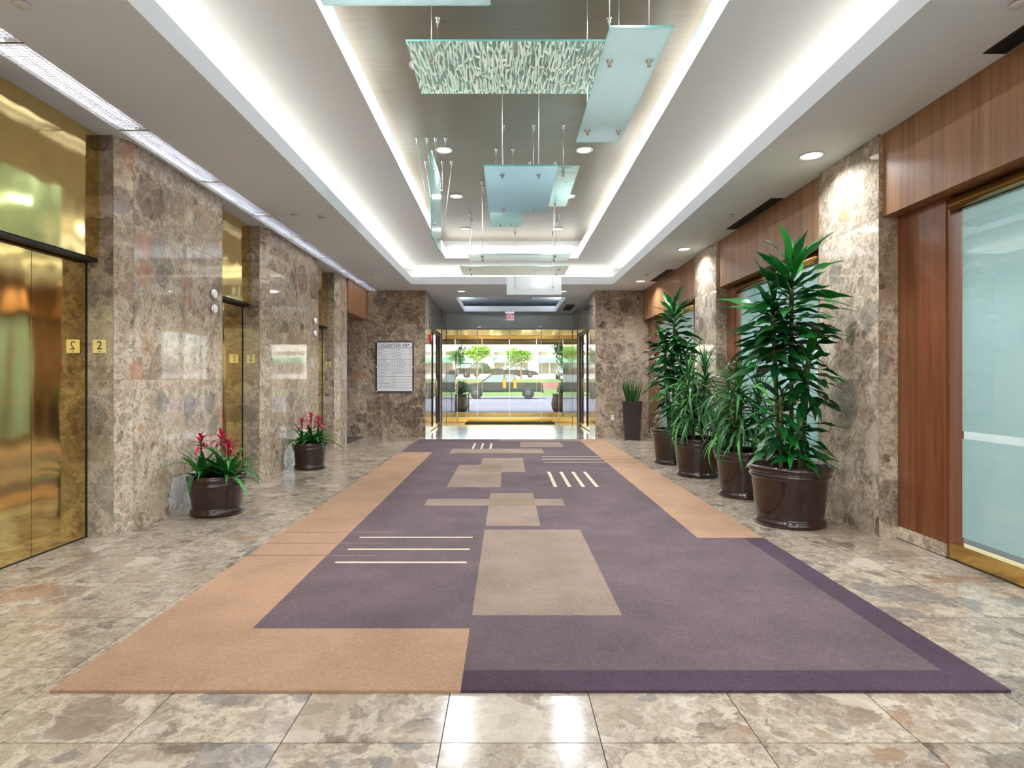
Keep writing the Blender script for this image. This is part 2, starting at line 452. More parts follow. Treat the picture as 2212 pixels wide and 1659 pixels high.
fc = box('floor_corridor', -6.2, XL - .02, 12.06, YEND, -.1, .004, plain('corridor_carpet', lin(84, 72, 70), .9, noise=.2, nscale=50))
tag(fc, 'dark carpeted floor of the side corridor past the elevators', 'floor', kind='structure')

# ------------------------------------------------------------------ marble slabs along a polyline
ROWS = [(0, 1.30), (1.30, 2.63), (2.63, CZ)]
def slabs(pts, parent, mat, rows=ROWS, t=.025, inner=-1, splits={}, name='marble_slab'):
    """pts: plan polyline; slabs stand on it with their outer face on the line; inner=+1: body lies left of the direction"""
    n = len(pts); q = [Vector(p) for p in pts]; offs = []
    for i in range(n):
        ns = []
        for a, b_ in ((i - 1, i), (i, i + 1)):
            if a >= 0 and b_ < n:
                d = (q[b_] - q[a]).normalized(); ns.append(Vector((-d.y, d.x)) * inner)
        m = sum(ns, Vector((0, 0))).normalized()
        offs.append(q[i] + m * (t / max(.3, m.dot(ns[0]))))
    for i in range(n - 1):
        ks = splits.get(i, 1)
        for s in range(ks):
            a0, a1 = s / ks, (s + 1) / ks
            o0, o1 = q[i].lerp(q[i + 1], a0), q[i].lerp(q[i + 1], a1)
            i0, i1 = offs[i].lerp(offs[i + 1], a0), offs[i].lerp(offs[i + 1], a1)
            d = (o1 - o0).normalized() * .0013
            for (z0, z1) in rows:
                zz0, zz1 = z0 + (.001 if z0 > 0 else 0), z1 - .001
                V, F = [], []
                prism_geo([tuple(o0 + d), tuple(o1 - d), tuple(i1 - d), tuple(i0 + d)], zz0, zz1, V, F)
                link(name, recalc(mesh(name, V, F, mat)), parent)

def pillar(poly, parent, mat, closed_back, inner, splits={}, rows=ROWS):
    """poly: visible faces as an open polyline; the core fills it a little inside"""
    c = Vector((sum(p[0] for p in poly) / len(poly), sum(p[1] for p in poly) / len(poly)))
    V, F = [], []
    core = []
    for p in poly:
        d = Vector(p) - c
        core.append((p[0] - math.copysign(.006, d.x), p[1] - math.copysign(.006, d.y)))
    core[0] = (closed_back, core[0][1]); core[-1] = (closed_back, core[-1][1])
    prism_geo(core, 0, CZ, V, F)
    o = link('pillar', recalc(mesh('pillar', V, F, M_JOINT)), parent)
    slabs(poly, o, mat, rows, .025, inner, splits)
    return o

wall_l = boxes('wall_left', [(-6.2, -3.52, YB, 12.05, 0, 3.9), (-6.4, -6.2, YB, 14.0, 0, 3.9)], M_MARBLE)
tag(wall_l, 'brown breccia marble wall with elevator bays on the left', 'wall', kind='structure')
pillar([(-3.52, 5.0), (-3.25, 5.0), (XL, 5.16), (XL, 6.77), (-3.25, 6.93), (-3.52, 6.93)], wall_l, M_MARBLE, -3.54, 1, {2: 2})
pillar([(-3.52, 7.96), (-3.25, 7.96), (XL, 8.13), (XL, 10.24), (-3.25, 10.4), (-3.52, 10.4)], wall_l, M_MARBLE, -3.54, 1, {2: 2})
pillar([(-3.52, 11.4), (-3.25, 11.4), (XL, 11.6), (XL, 12.06), (-3.52, 12.06)], wall_l, M_MARBLE, -3.54, 1)
pillar([(-3.52, YB + .1), (XL, YB + .1), (XL, 3.68), (-3.25, 3.84), (-3.52, 3.84)], wall_l, M_MARBLE, -3.54, 1, {1: 6})
# wooden header over the corridor mouth
box('wood_header', -3.5, -3.15, 12.062, YEND - .002, 2.65, CZ, M_WOOD, wall_l, .002)

# elevators
def elevator(n, y0, y1, label):
    d = empty('door_%d' % n, (-3.5, (y0 + y1) / 2, 0))
    tag(d, label, 'elevator door', kind='structure')
    o = d.location
    ym = (y0 + y1) / 2 if n > 1 else 4.42
    for a, b_ in ((y0 + .008, ym - .002), (ym + .002, y1 - .008)):
        box('door_leaf', -3.505, -3.47, a, b_, .008, 2.262, M_BRASS, d, .0015, o)
    box('transom', -3.515, -3.365, y0 + .001, y1 - .001, 2.294, CZ - .002, M_BRASS, d, .0015, o)
    box('header_gap', -3.515, -3.375, y0 + .002, y1 - .002, 2.268, 2.2935, M_DARK, d, 0, o)
    box('threshold', -3.515, -3.46, y0, y1, -.003, .006, M_DARK, d, 0, o)
    boxes('jamb_strip', [(-3.515, -3.462, y0 + .0005, y0 + .007, 0, 2.267), (-3.515, -3.462, y1 - .007, y1 - .0005, 0, 2.267)], M_DARK, d, 0, o)
    box('shadow_seam', -3.519, -3.506, y0, y1, 0, 2.3, M_DARK, d, 0, o)
elevator(1, 3.84, 5.0, 'mirror polished brass elevator doors nearest the left picture edge')
elevator(2, 6.93, 7.96, 'brass elevator doors between the first and second marble pillars')
elevator(3, 10.4, 11.4, 'farthest brass elevator doors beside the side corridor')

# ------------------------------------------------------------------ end walls and vestibule
we = box('wall_end_left', -6.2, VL - .03, YEND + .006, YEND + .26, 0, 3.9, M_JOINT)
tag(we, 'dark breccia marble end wall carrying the tenant directory', 'wall', kind='structure')
slabs([(-6.1, YEND), (-3.16, YEND)], we, M_MARBLE, [(0, 1.32), (1.32, 2.66)], .025, 1, {0: 3})
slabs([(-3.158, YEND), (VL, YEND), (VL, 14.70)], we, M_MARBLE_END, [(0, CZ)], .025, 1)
wer = box('wall_end_right', VR + .03, 6.6, YEND + .006, YEND + .26, 0, 3.9, M_JOINT)
tag(wer, 'breccia marble end wall behind the square planter', 'wall', kind='structure')
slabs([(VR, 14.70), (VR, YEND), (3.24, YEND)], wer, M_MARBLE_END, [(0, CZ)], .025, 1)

wgrey = wood('wood_daylight_grey', lin(96, 84, 80), lin(128, 114, 108), lin(146, 134, 128), .25, .6)  # wood greyed in its colour to carry the daylight tint
def vest_side(name, x, s, label):
    """s=-1 left, +1 right: marble pier, glass shop door under a wooden header, marble pier"""
    o = boxes(name, [tuple(sorted((x + s * .03, x + s * .2))) + (13.9, 14.69, 0, 3.9), tuple(sorted((x + s * .03, x + s * .2))) + (17.3, YOUT + .1, 0, 3.9)], M_JOINT)
    tag(o, label, 'wall', kind='structure')
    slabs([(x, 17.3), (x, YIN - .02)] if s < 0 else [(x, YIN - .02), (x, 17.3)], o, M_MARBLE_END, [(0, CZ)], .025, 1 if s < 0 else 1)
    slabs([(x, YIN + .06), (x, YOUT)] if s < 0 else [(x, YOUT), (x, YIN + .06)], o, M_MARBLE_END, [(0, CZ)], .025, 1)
    box('wood_header', *sorted((x + s * .02, x + s * .2)), 14.702, 17.298, 2.6, CZ, wgrey, o, .002)
    return o
vest_side('wall_vestibule_left', VL, -1, 'left vestibule wall with marble piers and a wooden header')
vest_side('wall_vestibule_right', VR, 1, 'right vestibule wall with marble piers and a wooden header')
def shop_door(n, x, s, label):
    d = empty('door_%d' % n, (x + s * .1, 16, 0)); tag(d, label, 'glass door', kind='structure'); o = d.location
    xs_ = sorted((x + s * .07, x + s * .13)); xg = sorted((x + s * .094, x + s * .106))
    for y0, y1 in ((14.702, 14.76), (15.72, 15.78), (16.72, 16.78), (17.24, 17.298)):
        box('post', *xs_, y0, y1, 0, 2.598, M_BRONZE, d, .002, o)
    box('top_rail', *xs_, 14.762, 17.238, 2.52, 2.598, M_BRONZE, d, 0, o)
    for y0, y1 in ((14.762, 15.718), (15.782, 16.718), (16.782, 17.238)):
        box('pane', *xg, y0, y1, .1, 2.518, M_GLASS, d, 0, o)
        box('bottom_rail', *xs_, y0, y1, 0, .098, M_BRASS2, d, 0, o)
    hx = x - s * .0
    tubes('pull_handle', [((hx - o.x, 15.86 - o.y, .85), (hx - o.x, 15.86 - o.y, 1.35), .014), ((hx - o.x, 15.86 - o.y, .9), (hx + s * .095 - o.x, 15.86 - o.y, .9), .008), ((hx - o.x, 15.86 - o.y, 1.3), (hx + s * .095 - o.x, 15.86 - o.y, 1.3), .008)], M_BRASS2, d)
shop_door(4, VL, -1, 'glass shop door in a dark bronze frame on the left vestibule side')
shop_door(5, VR, 1, 'glass shop door in a dark bronze frame on the right vestibule side')
# shop rooms beside the vestibule, open to the street
m_shop = plain('shop_wall', lin(214, 214, 212), .8)
for nm, x0, x1, xo in (('wall_shop_left', -6.2, VL - .2, -6.2), ('wall_shop_right', VR + .2, 6.6, 6.6)):
    s = -1 if x0 < 0 else 1
    o = boxes(nm, [(x0, x1, 13.96, 14.1, 0, 3.9), tuple(sorted((xo, xo + s * .2))) + (13.96, YOUT, 0, 3.9), (x0, x1, 13.9, YOUT, CZ, 3.9), (x0, x1, 13.9, YOUT, -.1, 0)], m_shop)
    tag(o, 'pale shop room seen through the %s vestibule door' % ('left' if s < 0 else 'right'), 'room', kind='structure')

# inner entrance (frameless glass with brass rails)
XJ = [VL + .005, -1.5, -.876, .1, 1.067, 1.6, VR - .005]
def entrance(n, y, joints, label, zsill, zh0, zh1, top, plates):
    d = empty('door_%d' % n, (.1, y, 0)); tag(d, label, 'entrance door', kind='structure'); o = d.location
    for i in range(len(joints) - 1):
        a, b_ = joints[i] + .004, joints[i + 1] - .004
        box('pane', a, b_, y - .006, y + .006, zsill + .001, zh0 - .001, M_DOORGLASS, d, 0, o)
        box('transom_pane', a, b_, y - .006, y + .006, zh1 + .001, top - .002, M_DOORGLASS, d, 0, o)
        box('brass_sill', a, b_, y - .028, y + .028, .003, zsill, M_BRASS3, d, .006, o)
        box('brass_header', a, b_, y - .035, y + .035, zh0, zh0 + (zh1 - zh0) * .36, M_BRASS3, d, .008, o)
        box('brass_fascia', a, b_, y - .03, y + .05, zh0 + (zh1 - zh0) * .37, zh1, M_BRASS, d, .006, o)
    for x in joints[1:-1]:
        box('glass_joint', x - .0035, x + .0035, y - .006, y + .006, zsill, zh0, M_STEEL, d, 0, o)
    for x in plates:
        box('push_plate', x - .055, x + .055, y - .045, y - .03, 1.03, 1.33, M_BRASS3, d, .006, o)
        boxes('plate_post', [(x - .01, x + .01, y - .03, y - .006, 1.08, 1.1), (x - .01, x + .01, y - .03, y - .006, 1.26, 1.28)], M_STEEL, d, 0, o)
entrance(6, YIN, XJ, 'inner frameless glass entrance doors with brass rails and amber push plates', .15, 2.536, 2.826, CZ, (-.06, .26))
entrance(7, YOUT, [VL + .005, -.87, .1, 1.07, VR - .005], 'outer glass entrance doors facing the street', .13, 2.55, 2.84, CZ, ())
box('floor_mat', -1.22, 1.42, 17.62, 18.3, .001, .014, M_MAT, None, .003)
tag(bpy.data.objects['floor_mat'], 'dark grey rubber entrance mat before the glass doors', 'door mat')

# ------------------------------------------------------------------ right wall
PR = [(XR, 4.98, 5.94), (XR, 8.84, 9.84)]
wall_r = boxes('wall_right', [(6.5, 6.7, YB, 14.0, 0, 3.9), (3.36, 3.44, YB, YEND, 2.64, 3.9), (3.3, 6.6, YB, YEND, -.1, -.002), (3.3, 6.6, YB, YEND, 3.05, 3.2)], plain('office_wall', lin(206, 212, 210), .8))
tag(wall_r, 'right lobby wall of marble pillars and wooden headers with frosted shop windows', 'wall', kind='structure')
box('office_carpet', 3.46, 6.5, YB + .02, YEND - .02, -.002, .008, plain('office_carpet', lin(78, 80, 86), .9, noise=.3, nscale=40), wall_r)
for (x, y0, y1) in PR:
    pillar([(3.42, y1), (x, y1), (x, y0), (3.42, y0)], wall_r, M_MARBLE, 3.44, 1)
bays = [(YB + .1, 4.98, -3.0, 4.435), (5.94, 8.84, 6.24, 8.54), (9.84, YEND, 10.4, 13.07)]
wl = ['large frosted shop window with brass rails at the right picture edge', 'frosted shop window behind the tallest potted dracaena', 'farthest frosted shop window behind the two rear potted plants']
for i, (y0, y1, g0, g1) in enumerate(bays):
    box('wood_header', 3.10, 3.355, y0 + .002, y1 - .002, 2.64, CZ - .001, M_WOOD, wall_r, .002)
    for a, b_ in ((y0, g0), (g1, y1)):
        box('wood_panel', 3.22, 3.355, a + .002, b_ - .002, .1, 2.639, M_WOOD2, wall_r, .002)
        box('marble_base', 3.215, 3.355, a + .002, b_ - .002, 0, .099, M_MARBLE, wall_r, .001)
    wd = empty('window_%d' % (i + 1), (3.27, (g0 + g1) / 2, 0)); tag(wd, wl[i], 'window', kind='structure'); o = wd.location
    n = 5 if i == 0 else 2
    st = .03
    boxes('side_frame', [(3.23, 3.33, g0, g0 + st, .0, 2.639), (3.23, 3.33, g1 - st, g1, .0, 2.639)], M_WOOD2, wd, .001, o)
    box('brass_sill', 3.225, 3.31, g0 + st, g1 - st, 0, .118, M_BRASS2, wd, .003, o)
    tubes('brass_rail', [((3.245 - o.x, g0 + st - o.y, 2.572), (3.245 - o.x, g1 - st - o.y, 2.572), .045)], M_BRASS2, wd, 20)
    box('rail_backing', 3.285, 3.33, g0 + st, g1 - st, 2.53, 2.639, M_BRONZE, wd, 0, o)
    L = (g1 - g0 - 2 * st) / n
    for k in range(n):
        a, b_ = g0 + st + L * k, g0 + st + L * (k + 1)
        box('pane', 3.27, 3.28, a + .0015, b_ - .0015, .119, 2.55, M_GLASS, wd, 0, o)
        box('frosted_film', 3.2812, 3.2822, a + .012, b_ - .05, .165, .875, M_FILM, wd, 0, o)
        box('frosted_film', 3.2812, 3.2822, a + .012, b_ - .05, .93, 2.53, M_FILM, wd, 0, o)
for y in (-2, 1, 3.4, 5.8, 7.6, 9.6, 11.6):
    lo = empty('office_light', (4.9, y, 3.05), wall_r)
    box('diffuser', -.6, .6, -.3, .3, -.02, -.004, M_OFFL, lo)
    boxes('frame', [(-.63, -.6, -.33, .33, -.025, 0), (.6, .63, -.33, .33, -.025, 0), (-.6, .6, -.33, -.3, -.025, 0), (-.6, .6, .3, .33, -.025, 0)], M_WHITE, lo)

wb = boxes('wall_back', [(-6.4, -2.9, YB - .3, YB + .1, 0, 4.6), (2.9, 6.7, YB - .3, YB + .1, 0, 4.6), (-2.9, 2.9, YB - .3, YB + .1, 3.0, 4.6)], M_MARBLE)  # unseen end wall; its wide opening is added to let daylight in
tag(wb, 'marble wall at the near end of the lobby behind the viewer, with an added daylight opening', 'wall', kind='structure')
wn = empty('window_4', (0, YB - .1, 0)); tag(wn, 'added glazing behind the viewer that lets daylight in', 'window', kind='structure')  # invented glazing, out of view, brings daylight from behind
for k in range(4):
    box('pane', -2.85 + 1.43 * k, -1.47 + 1.43 * k, -.006, .006, .1, 2.95, M_GLASS, wn)
for k in range(5):
    box('post', -2.9 + 1.43 * k, -2.855 + 1.43 * k, -.03, .03, 0, 2.999, M_BRONZE, wn)
    if k < 4: box('sill', -2.85 + 1.43 * k, -1.47 + 1.43 * k, -.03, .03, 0, .099, M_BRASS2, wn)
gb = box('ground_back_added', -40, 40, YB - 40, YB - .31, -.3, -.02, plain('back_paving', lin(112, 108, 104), .9, noise=.06))  # unseen ground added beyond the opening, returns daylight into the lobby
tag(gb, 'unseen paving added behind the viewer outside the daylight opening', 'pavement', kind='structure')

# ------------------------------------------------------------------ ceiling: soffit, lower tray, upper tray
T1 = (-2.02, 2.256, -2.6, 12.82)
T2 = (-1.218, 1.42, -1.8, 12.06)
SL0, SL1 = -3.157, -2.89
Z1, Z2, Z2T, Z3 = 3.48, 3.72, 3.92, 4.16
ceil = boxes('ceiling', [(-3.6, SL0, YB, YEND, CZ, Z1), (SL1, T1[0], YB, YEND, CZ, Z1), (T1[1], 3.5, YB, YEND, CZ, Z1),
    (T1[0], T1[1], T1[3], YEND, CZ, Z1), (T1[0], T1[1], YB, T1[2], CZ, Z1), (SL0, SL1, YB, YEND, 3.46, 3.5), (-6.2, -3.5, 12.0, 14.0, 2.66, 2.8)], M_WHITE)
tag(ceil, 'white soffit ceiling with a two step lit recess over the lobby', 'ceiling', kind='structure')
a0, a1, b0, b1 = T1[0] - .42, T1[1] + .42, T1[2] - .42, T1[3] + .42
boxes('tray_lower', [(a0, T2[0], b0, b1, Z2, Z2T), (T2[1], a1, b0, b1, Z2, Z2T), (T2[0], T2[1], T2[3], b1, Z2, Z2T), (T2[0], T2[1], b0, T2[2], Z2, Z2T)], M_WHITE, ceil)
boxes('tray_lower_side', [(a0 - .05, a0, b0, b1, Z1, Z2T), (a1, a1 + .05, b0, b1, Z1, Z2T), (a0, a1, b1, b1 + .05, Z1, Z2T), (a0, a1, b0 - .05, b0, Z1, Z2T)], M_LIPW, ceil)
c0, c1, d0, d1 = T2[0] - .42, T2[1] + .42, T2[2] - .42, T2[3] + .42
box('tray_upper', c0, c1, d0, d1, Z3, Z3 + .1, M_TAUPE, ceil)
boxes('tray_upper_side', [(c0 - .05, c0, d0, d1, Z2T, Z3 + .1), (c1, c1 + .05, d0, d1, Z2T, Z3 + .1), (c0, c1, d1, d1 + .05, Z2T, Z3 + .1), (c0, c1, d0 - .05, d0, Z2T, Z3 + .1)], M_LIPW, ceil)

def cove(seg, z, mat, label):
    o = box('cove_light', *seg, z + .004, z + .05, mat)
    tag(o, label, 'cove light', 'cove light strips')
e, ef = .22, .375
for (t, z, m, nm) in ((T1, Z1, M_COVE1, 'lower'), (T2, Z2T, M_COVE2, 'upper')):
    cove((t[0] - e - .03, t[0] - e, t[2], t[3]), z, m, 'light strip in the cove along the left side of the %s ceiling recess' % nm)
    cove((t[1] + e, t[1] + e + .03, t[2], t[3]), z, m, 'light strip in the cove along the right side of the %s ceiling recess' % nm)
    cove((t[0], t[1], t[3] + ef, t[3] + ef + .03), z, m, 'light strip in the cove at the far end of the %s ceiling recess' % nm)
    cove((t[0], t[1], t[2] - ef - .03, t[2] - ef), z, m, 'light strip in the cove at the near end of the %s ceiling recess' % nm)

# vestibule ceiling with its own tray
VT = (-1.25, 1.46, 14.85, 17.95)
cv = boxes('ceiling_vestibule', [(VL - .1, VT[0], YEND, YOUT, CZ, Z1), (VT[1], VR + .1, YEND, YOUT, CZ, Z1), (VT[0], VT[1], YEND, VT[2], CZ, Z1), (VT[0], VT[1], VT[3], YOUT, CZ, Z1), (VL - .3, VR + .3, YEND + .1, YOUT, 3.72, 3.9),
    (-6.3, 6.7, YEND, YOUT + .3, 3.9, 4.3), (-6.4, a0, YB - .2, YEND + .1, 3.9, 4.3), (a1, 6.8, YB - .2, YEND + .1, 3.9, 4.3), (VL - .4, VR + .4, YOUT + .01, YOUT + .3, CZ, 4.3), (VL - .1, VR + .1, YIN + .06, YOUT - .06, 2.86, CZ)], M_WHITE)  # includes unseen roof slabs, added to block outside light
tag(cv, 'white vestibule ceiling with a shallow rectangular recess', 'ceiling', kind='structure')
for k in range(3):
    x = VT[0] + (VT[1] - VT[0]) * (k + 1) / 4
    box('tray_rib', x - .012, x + .012, VT[3] - .9, VT[3] + .25, 3.69, 3.719, M_LIPW, cv)
for i, (x0, x1) in enumerate(((VT[0] - .25, VT[0] - .22), (VT[1] + .22, VT[1] + .25))):
    o = box('cove_light', x0, x1, VT[2], VT[3], Z1 + .004, Z1 + .04, M_COVE3)
    tag(o, 'light strip in the %s cove of the vestibule ceiling' % ('left', 'right')[i], 'cove light', 'vestibule cove lights')

# ------------------------------------------------------------------ louvre light row on the left
fw, fl = SL1 - SL0, 1.262
NC = 8; cell = (fw - .02) / NC; nl = int(fl / cell)
V, F = [], []
for i in range(1, NC):
    x = .01 + cell * i; box_geo((x - .0022, x + .0022, .006, fl - .006, .004, .034), V, F)
cl = (fl - .012) / nl
for j in range(1, nl):
    y = .006 + cl * j; box_geo((.01, fw - .01, y - .0022, y + .0022, .006, .036), V, F)
me_louver = mesh('louver', V, F, M_LOUVER)
V, F = [], []
for b_ in ((0, .01, 0, fl, 0, .12), (fw - .01, fw, 0, fl, 0, .12), (.01, fw - .01, 0, .006, 0, .12), (.01, fw - .01, fl - .006, fl, 0, .12), (.01, fw - .01, .006, fl - .006, .115, .12)):
    box_geo(b_, V, F)
me_frame = mesh('frame', V, F, M_TROUGH)
V, F = [], []
tube_geo((fw * .5, .03, .085), (fw * .5, fl - .03, .085), .014, V, F, 10)
me_tube = mesh('lamp_tube', V, F, M_TUBE)
ORD = ['', '', '', '', '', 'second from the left picture edge', 'third from the left picture edge', 'fourth from the left picture edge', 'fifth from the left picture edge', 'sixth from the left picture edge', 'seventh from the left picture edge', 'eighth from the left picture edge', 'last before the end wall']
for k in range(-5, 8):
    y = 3.632 + 1.273 * k
    o = empty('louver_light', (SL0, y, CZ - .002))
    q = k + 5
    lab = 'fluorescent louver light in the ceiling slot, ' + (ORD[q] if ORD[q] else ('first at the left picture edge' if q == 4 else 'behind the viewer'))
    tag(o, lab, 'ceiling light', 'louver lights above the elevators')
    if k == 7: o.scale.y = (YEND - .01 - y) / fl
    link('frame', me_frame, o); tag(link('louver', me_louver, o), kind='stuff')
    link('lamp_tube', me_tube, o)
boxes('slot_divider', [(SL0, SL1, 3.632 + 1.273 * k - .011, 3.632 + 1.273 * k, CZ - .001, CZ + .12) for k in range(-4, 8)], M_DARK, ceil)

# ------------------------------------------------------------------ downlights
me_trim = lathe_me('trim_ring', [(.092, .03), (.092, -.002), (.112, -.006), (.116, 0), (.116, .004)], M_PLASTIC, 40)
me_lens = mesh('lens', [(.091 * math.cos(k * PI / 10), .091 * math.sin(k * PI / 10), zz) for zz in (.018, .022) for k in range(20)], [tuple(reversed(range(20))), tuple(range(20, 40))] + [(k, (k + 1) % 20, 20 + (k + 1) % 20, 20 + k) for k in range(20)], M_DOWN)
lamp_d = bpy.data.lights.new('downlight_lamp', 'AREA'); lamp_d.shape = 'DISK'; lamp_d.size = .16; lamp_d.energy = DOWNLIGHT; lamp_d.color = (.90, .95, 1.0); lamp_d.spread = math.radians(172)
lamp_s = lamp_d.copy(); lamp_s.energy = DOWNLIGHT * .5; lamp_s.spread = math.radians(140)
lamp_v = lamp_d.copy(); lamp_v.energy = DOWNLIGHT * .55
def downlight(x, y, z, label, group, s=1.0):
    o = empty('downlight', (x, y, z - .002)); o.scale = (s, s, 1)
    tag(o, label, 'downlight', group)
    link('trim_ring', me_trim, o, (0, 0, -.003)); link('lens', me_lens, o, (0, 0, -.018))
    lo = bpy.data.objects.new('lamp', lamp_d if z > 4 else (lamp_v if y > 13 else lamp_s)); COL.objects.link(lo); lo.parent = o; lo.location = (0, 0, -.008)
for y, lab in ((5.455, 'nearest recessed downlight in the right soffit before the tall marble pillar'), (9.36, 'middle recessed downlight in the right soffit above the second pillar'), (12.4, 'farthest recessed downlight in the right soffit by the end wall'), (1.6, 'recessed downlight in the right soffit beside the viewer')):
    downlight(2.75, y, CZ, lab, 'soffit downlights')
for i, y in enumerate((1.5, 3.5, 5.5, 7.53, 9.43, 11.48)):
    for s, x in (('left', -.777), ('right', .969)):
        pos = ['behind the viewer', 'over the viewer', 'above the rippled glass sheet', 'nearest pair in view', 'second pair in view', 'farthest pair in view'][i]
        downlight(x, y, Z3, '%s recessed downlight in the taupe upper ceiling, %s' % (s, pos), 'upper ceiling downlights', .92)
downlight(-1.03, 13.82, CZ, 'left recessed downlight at the vestibule mouth', 'vestibule downlights', .9)
downlight(1.29, 13.82, CZ, 'right recessed downlight at the vestibule mouth', 'vestibule downlights', .9)

# ------------------------------------------------------------------ sprinkler caps, smoke detector, vents
me_cap = lathe_me('sprinkler_cap', [(0, -.02), (.036, -.02), (.042, -.015), (.042, -.010), (.03, -.008), (.03, 0), (0, 0)], M_PLASTIC, 28)
for x, y, lab in ((-2.6, 7.42, 'white sprinkler cap in the left soffit beside the smoke detector'), (-2.576, 11.6, 'white sprinkler cap in the left soffit near the end wall'), (-2.6, 3.24, 'white sprinkler cap at the top left picture corner'),
    (2.75, 7.42, 'white sprinkler cap in the right soffit beside the middle black vent'), (2.71, 11.63, 'white sprinkler cap in the right soffit near the end wall'), (2.74, 3.24, 'white sprinkler cap at the top right picture corner')):
    tag(link('sprinkler_cap', me_cap, None, (x, y, CZ)), lab, 'sprinkler', 'sprinkler caps')
sd = empty('smoke_detector', (-2.27, 7.48, CZ)); tag(sd, 'white smoke detector in the left soffit', 'smoke detector')
link('base', lathe_me('base', [(0, 0), (.062, 0), (.064, -.012), (.058, -.018), (0, -.018)], M_PLASTIC, 32), sd)
link('dome', lathe_me('dome', [(.05, -.018), (.048, -.04), (.036, -.05), (0, -.052)], M_PLASTIC, 32), sd)
boxes('slot', [(-.03, -.008, -.051, -.046, -.036, -.026), (.008, .03, -.051, -.046, -.036, -.026)], M_DARK, sd)

def vent(x0, x1, y0, y1, label, dirx=False, n=7):
    o = empty('air_vent', ((x0 + x1) / 2, (y0 + y1) / 2, CZ)); tag(o, label, 'air vent', 'ceiling air vents')
    hx, hy = (x1 - x0) / 2, (y1 - y0) / 2; f = .008
    boxes('frame', [(-hx, -hx + f, -hy, hy, -.008, 0), (hx - f, hx, -hy, hy, -.008, 0), (-hx + f, hx - f, -hy, -hy + f, -.008, 0), (-hx + f, hx - f, hy - f, hy, -.008, 0)], M_VENT, o)
    box('backing', -hx + f, hx - f, -hy + f, hy - f, -.002, -.0005, M_DARK, o)
    st = (2 * hx - 2 * f) / n
    V, F = [], []; box_geo((-.003, .003, -hy + f, hy - f, -.007, -.0022), V, F); me = mesh('slat', V, F, M_VENT)
    for k in range(n):
        link('slat', me, o, (-hx + f + st * (k + .5), 0, 0))
vent(2.945, 3.085, 2.4, 3.74, 'black linear air vent at the top right picture corner')
vent(2.945, 3.085, 6.735, 8.11, 'black linear air vent above the tallest potted plant')
vent(2.945, 3.085, 11.1, 12.4, 'black linear air vent in the right soffit near the end wall')
vent(1.62, 1.86, 16.3, 17.6, 'black air vent in the right side of the vestibule ceiling', n=6)

# ------------------------------------------------------------------ suspended glass sheets
A_CELL = art_glass('glass_cells', (.48, .62, .56), .34, 'cells', .07, .24)
A_RIP = art_glass('glass_ripple', (.50, .66, .63), .4, 'ripple', .10, .30)
A_WEAVE = art_glass('glass_weave', (.60, .70, .69), .12, 'weave', .18, .2)
A_SMOOTH = art_glass('glass_smooth', (.50, .62, .64), .16, 'smooth', .25, .06)
A_CLEAR = art_glass('glass_pale', (.60, .74, .71), .45, 'smooth', .12, .08)
A_FAR1 = art_glass('glass_crinkle', (.74, .76, .72), .55, 'ripple', .12, .22)
A_FAR2 = art_glass('glass_small_cells', (.78, .76, .68), .5, 'cells', .12, .2)
A_PALE = art_glass('glass_white', (.84, .86, .86), .3, 'smooth', .15, .06)
A_EDGE = art_glass('glass_edge', (.20, .52, .46), .15, 'smooth', .1, .1)
def sheet_me(x0, x1, y0, y1, z0, z1, mat, flat):
    V, F = [], []; box_geo((x0, x1, y0, y1, z0, z1), V, F)
    big = {'Z': (0, 1), 'X': (3, 5), 'Y': (2, 4)}[flat]
    return mesh('sheet', V, F, [mat, A_EDGE], [0 if i in big else 1 for i in range(6)])
me_fast = lathe_me('fastener', [(0, -.040), (.011, -.040), (.011, -.016), (.019, -.014), (.019, 0), (.019, .014), (.011, .016), (.011, .03), (0, .03)], M_STEEL, 16)
me_anch = lathe_me('anchor', [(0, -.075), (.006, -.075), (.006, -.045), (.012, -.042), (.012, -.012), (.022, -.008), (.022, 0), (0, 0)], M_STEEL, 16)
def hang(name, label, x0, x1, y0, y1, z, mat, cables, t=.012):
    cx, cy = (x0 + x1) / 2, (y0 + y1) / 2
    o = empty(name, (cx, cy, z)); tag(o, label, 'glass panel', 'suspended glass panels')
    link('sheet', sheet_me(x0 - cx, x1 - cx, y0 - cy, y1 - cy, -t / 2, t / 2, mat, 'Z'), o)
    for (x, y, zt) in cables:
        link('fastener', me_fast, o, (x - cx, y - cy, 0))
        tubes('cable', [((x - cx, y - cy, .01), (x - cx, y - cy, zt - z - .03), .003)], M_CABLE, o, 6)
        if zt > 4: link('anchor', me_anch, o, (x - cx, y - cy, Z3 - z))
N = 'hanging_glass_panel'
hang(N, 'pale hanging glass sheet cut by the top picture edge', -1.05, -.09, 2.55, 3.47, 3.45, A_WEAVE, [(-.95, 2.75, Z3), (-.2, 2.75, Z3), (-.95, 3.3, Z3), (-.2, 3.3, Z3)])
hang(N, 'wide hanging glass sheet with bark-like rippled relief near the top', -.693, .965, 4.155, 4.92, 3.63, A_CELL, [(-.543, 4.375, Z3), (-.543, 4.78, Z3), (.585, 4.375, Z3), (.813, 4.375, Z3), (.813, 4.78, Z3)])
hang(N, 'long narrow hanging glass sheet with fine weave, nearest on the right', .529, .858, 3.10, 4.60, 3.11, A_WEAVE, [(.583, 3.42, Z3), (.806, 3.42, Z3), (.585, 4.375, 3.61), (.81, 4.375, 3.61)])
hang(N, 'smooth pale blue hanging glass sheet in the middle', -.204, .464, 5.435, 6.95, 3.225, A_SMOOTH, [(-.038, 5.66, Z3), (.302, 5.66, Z3), (-.035, 6.80, Z3), (.303, 6.80, 3.60)])
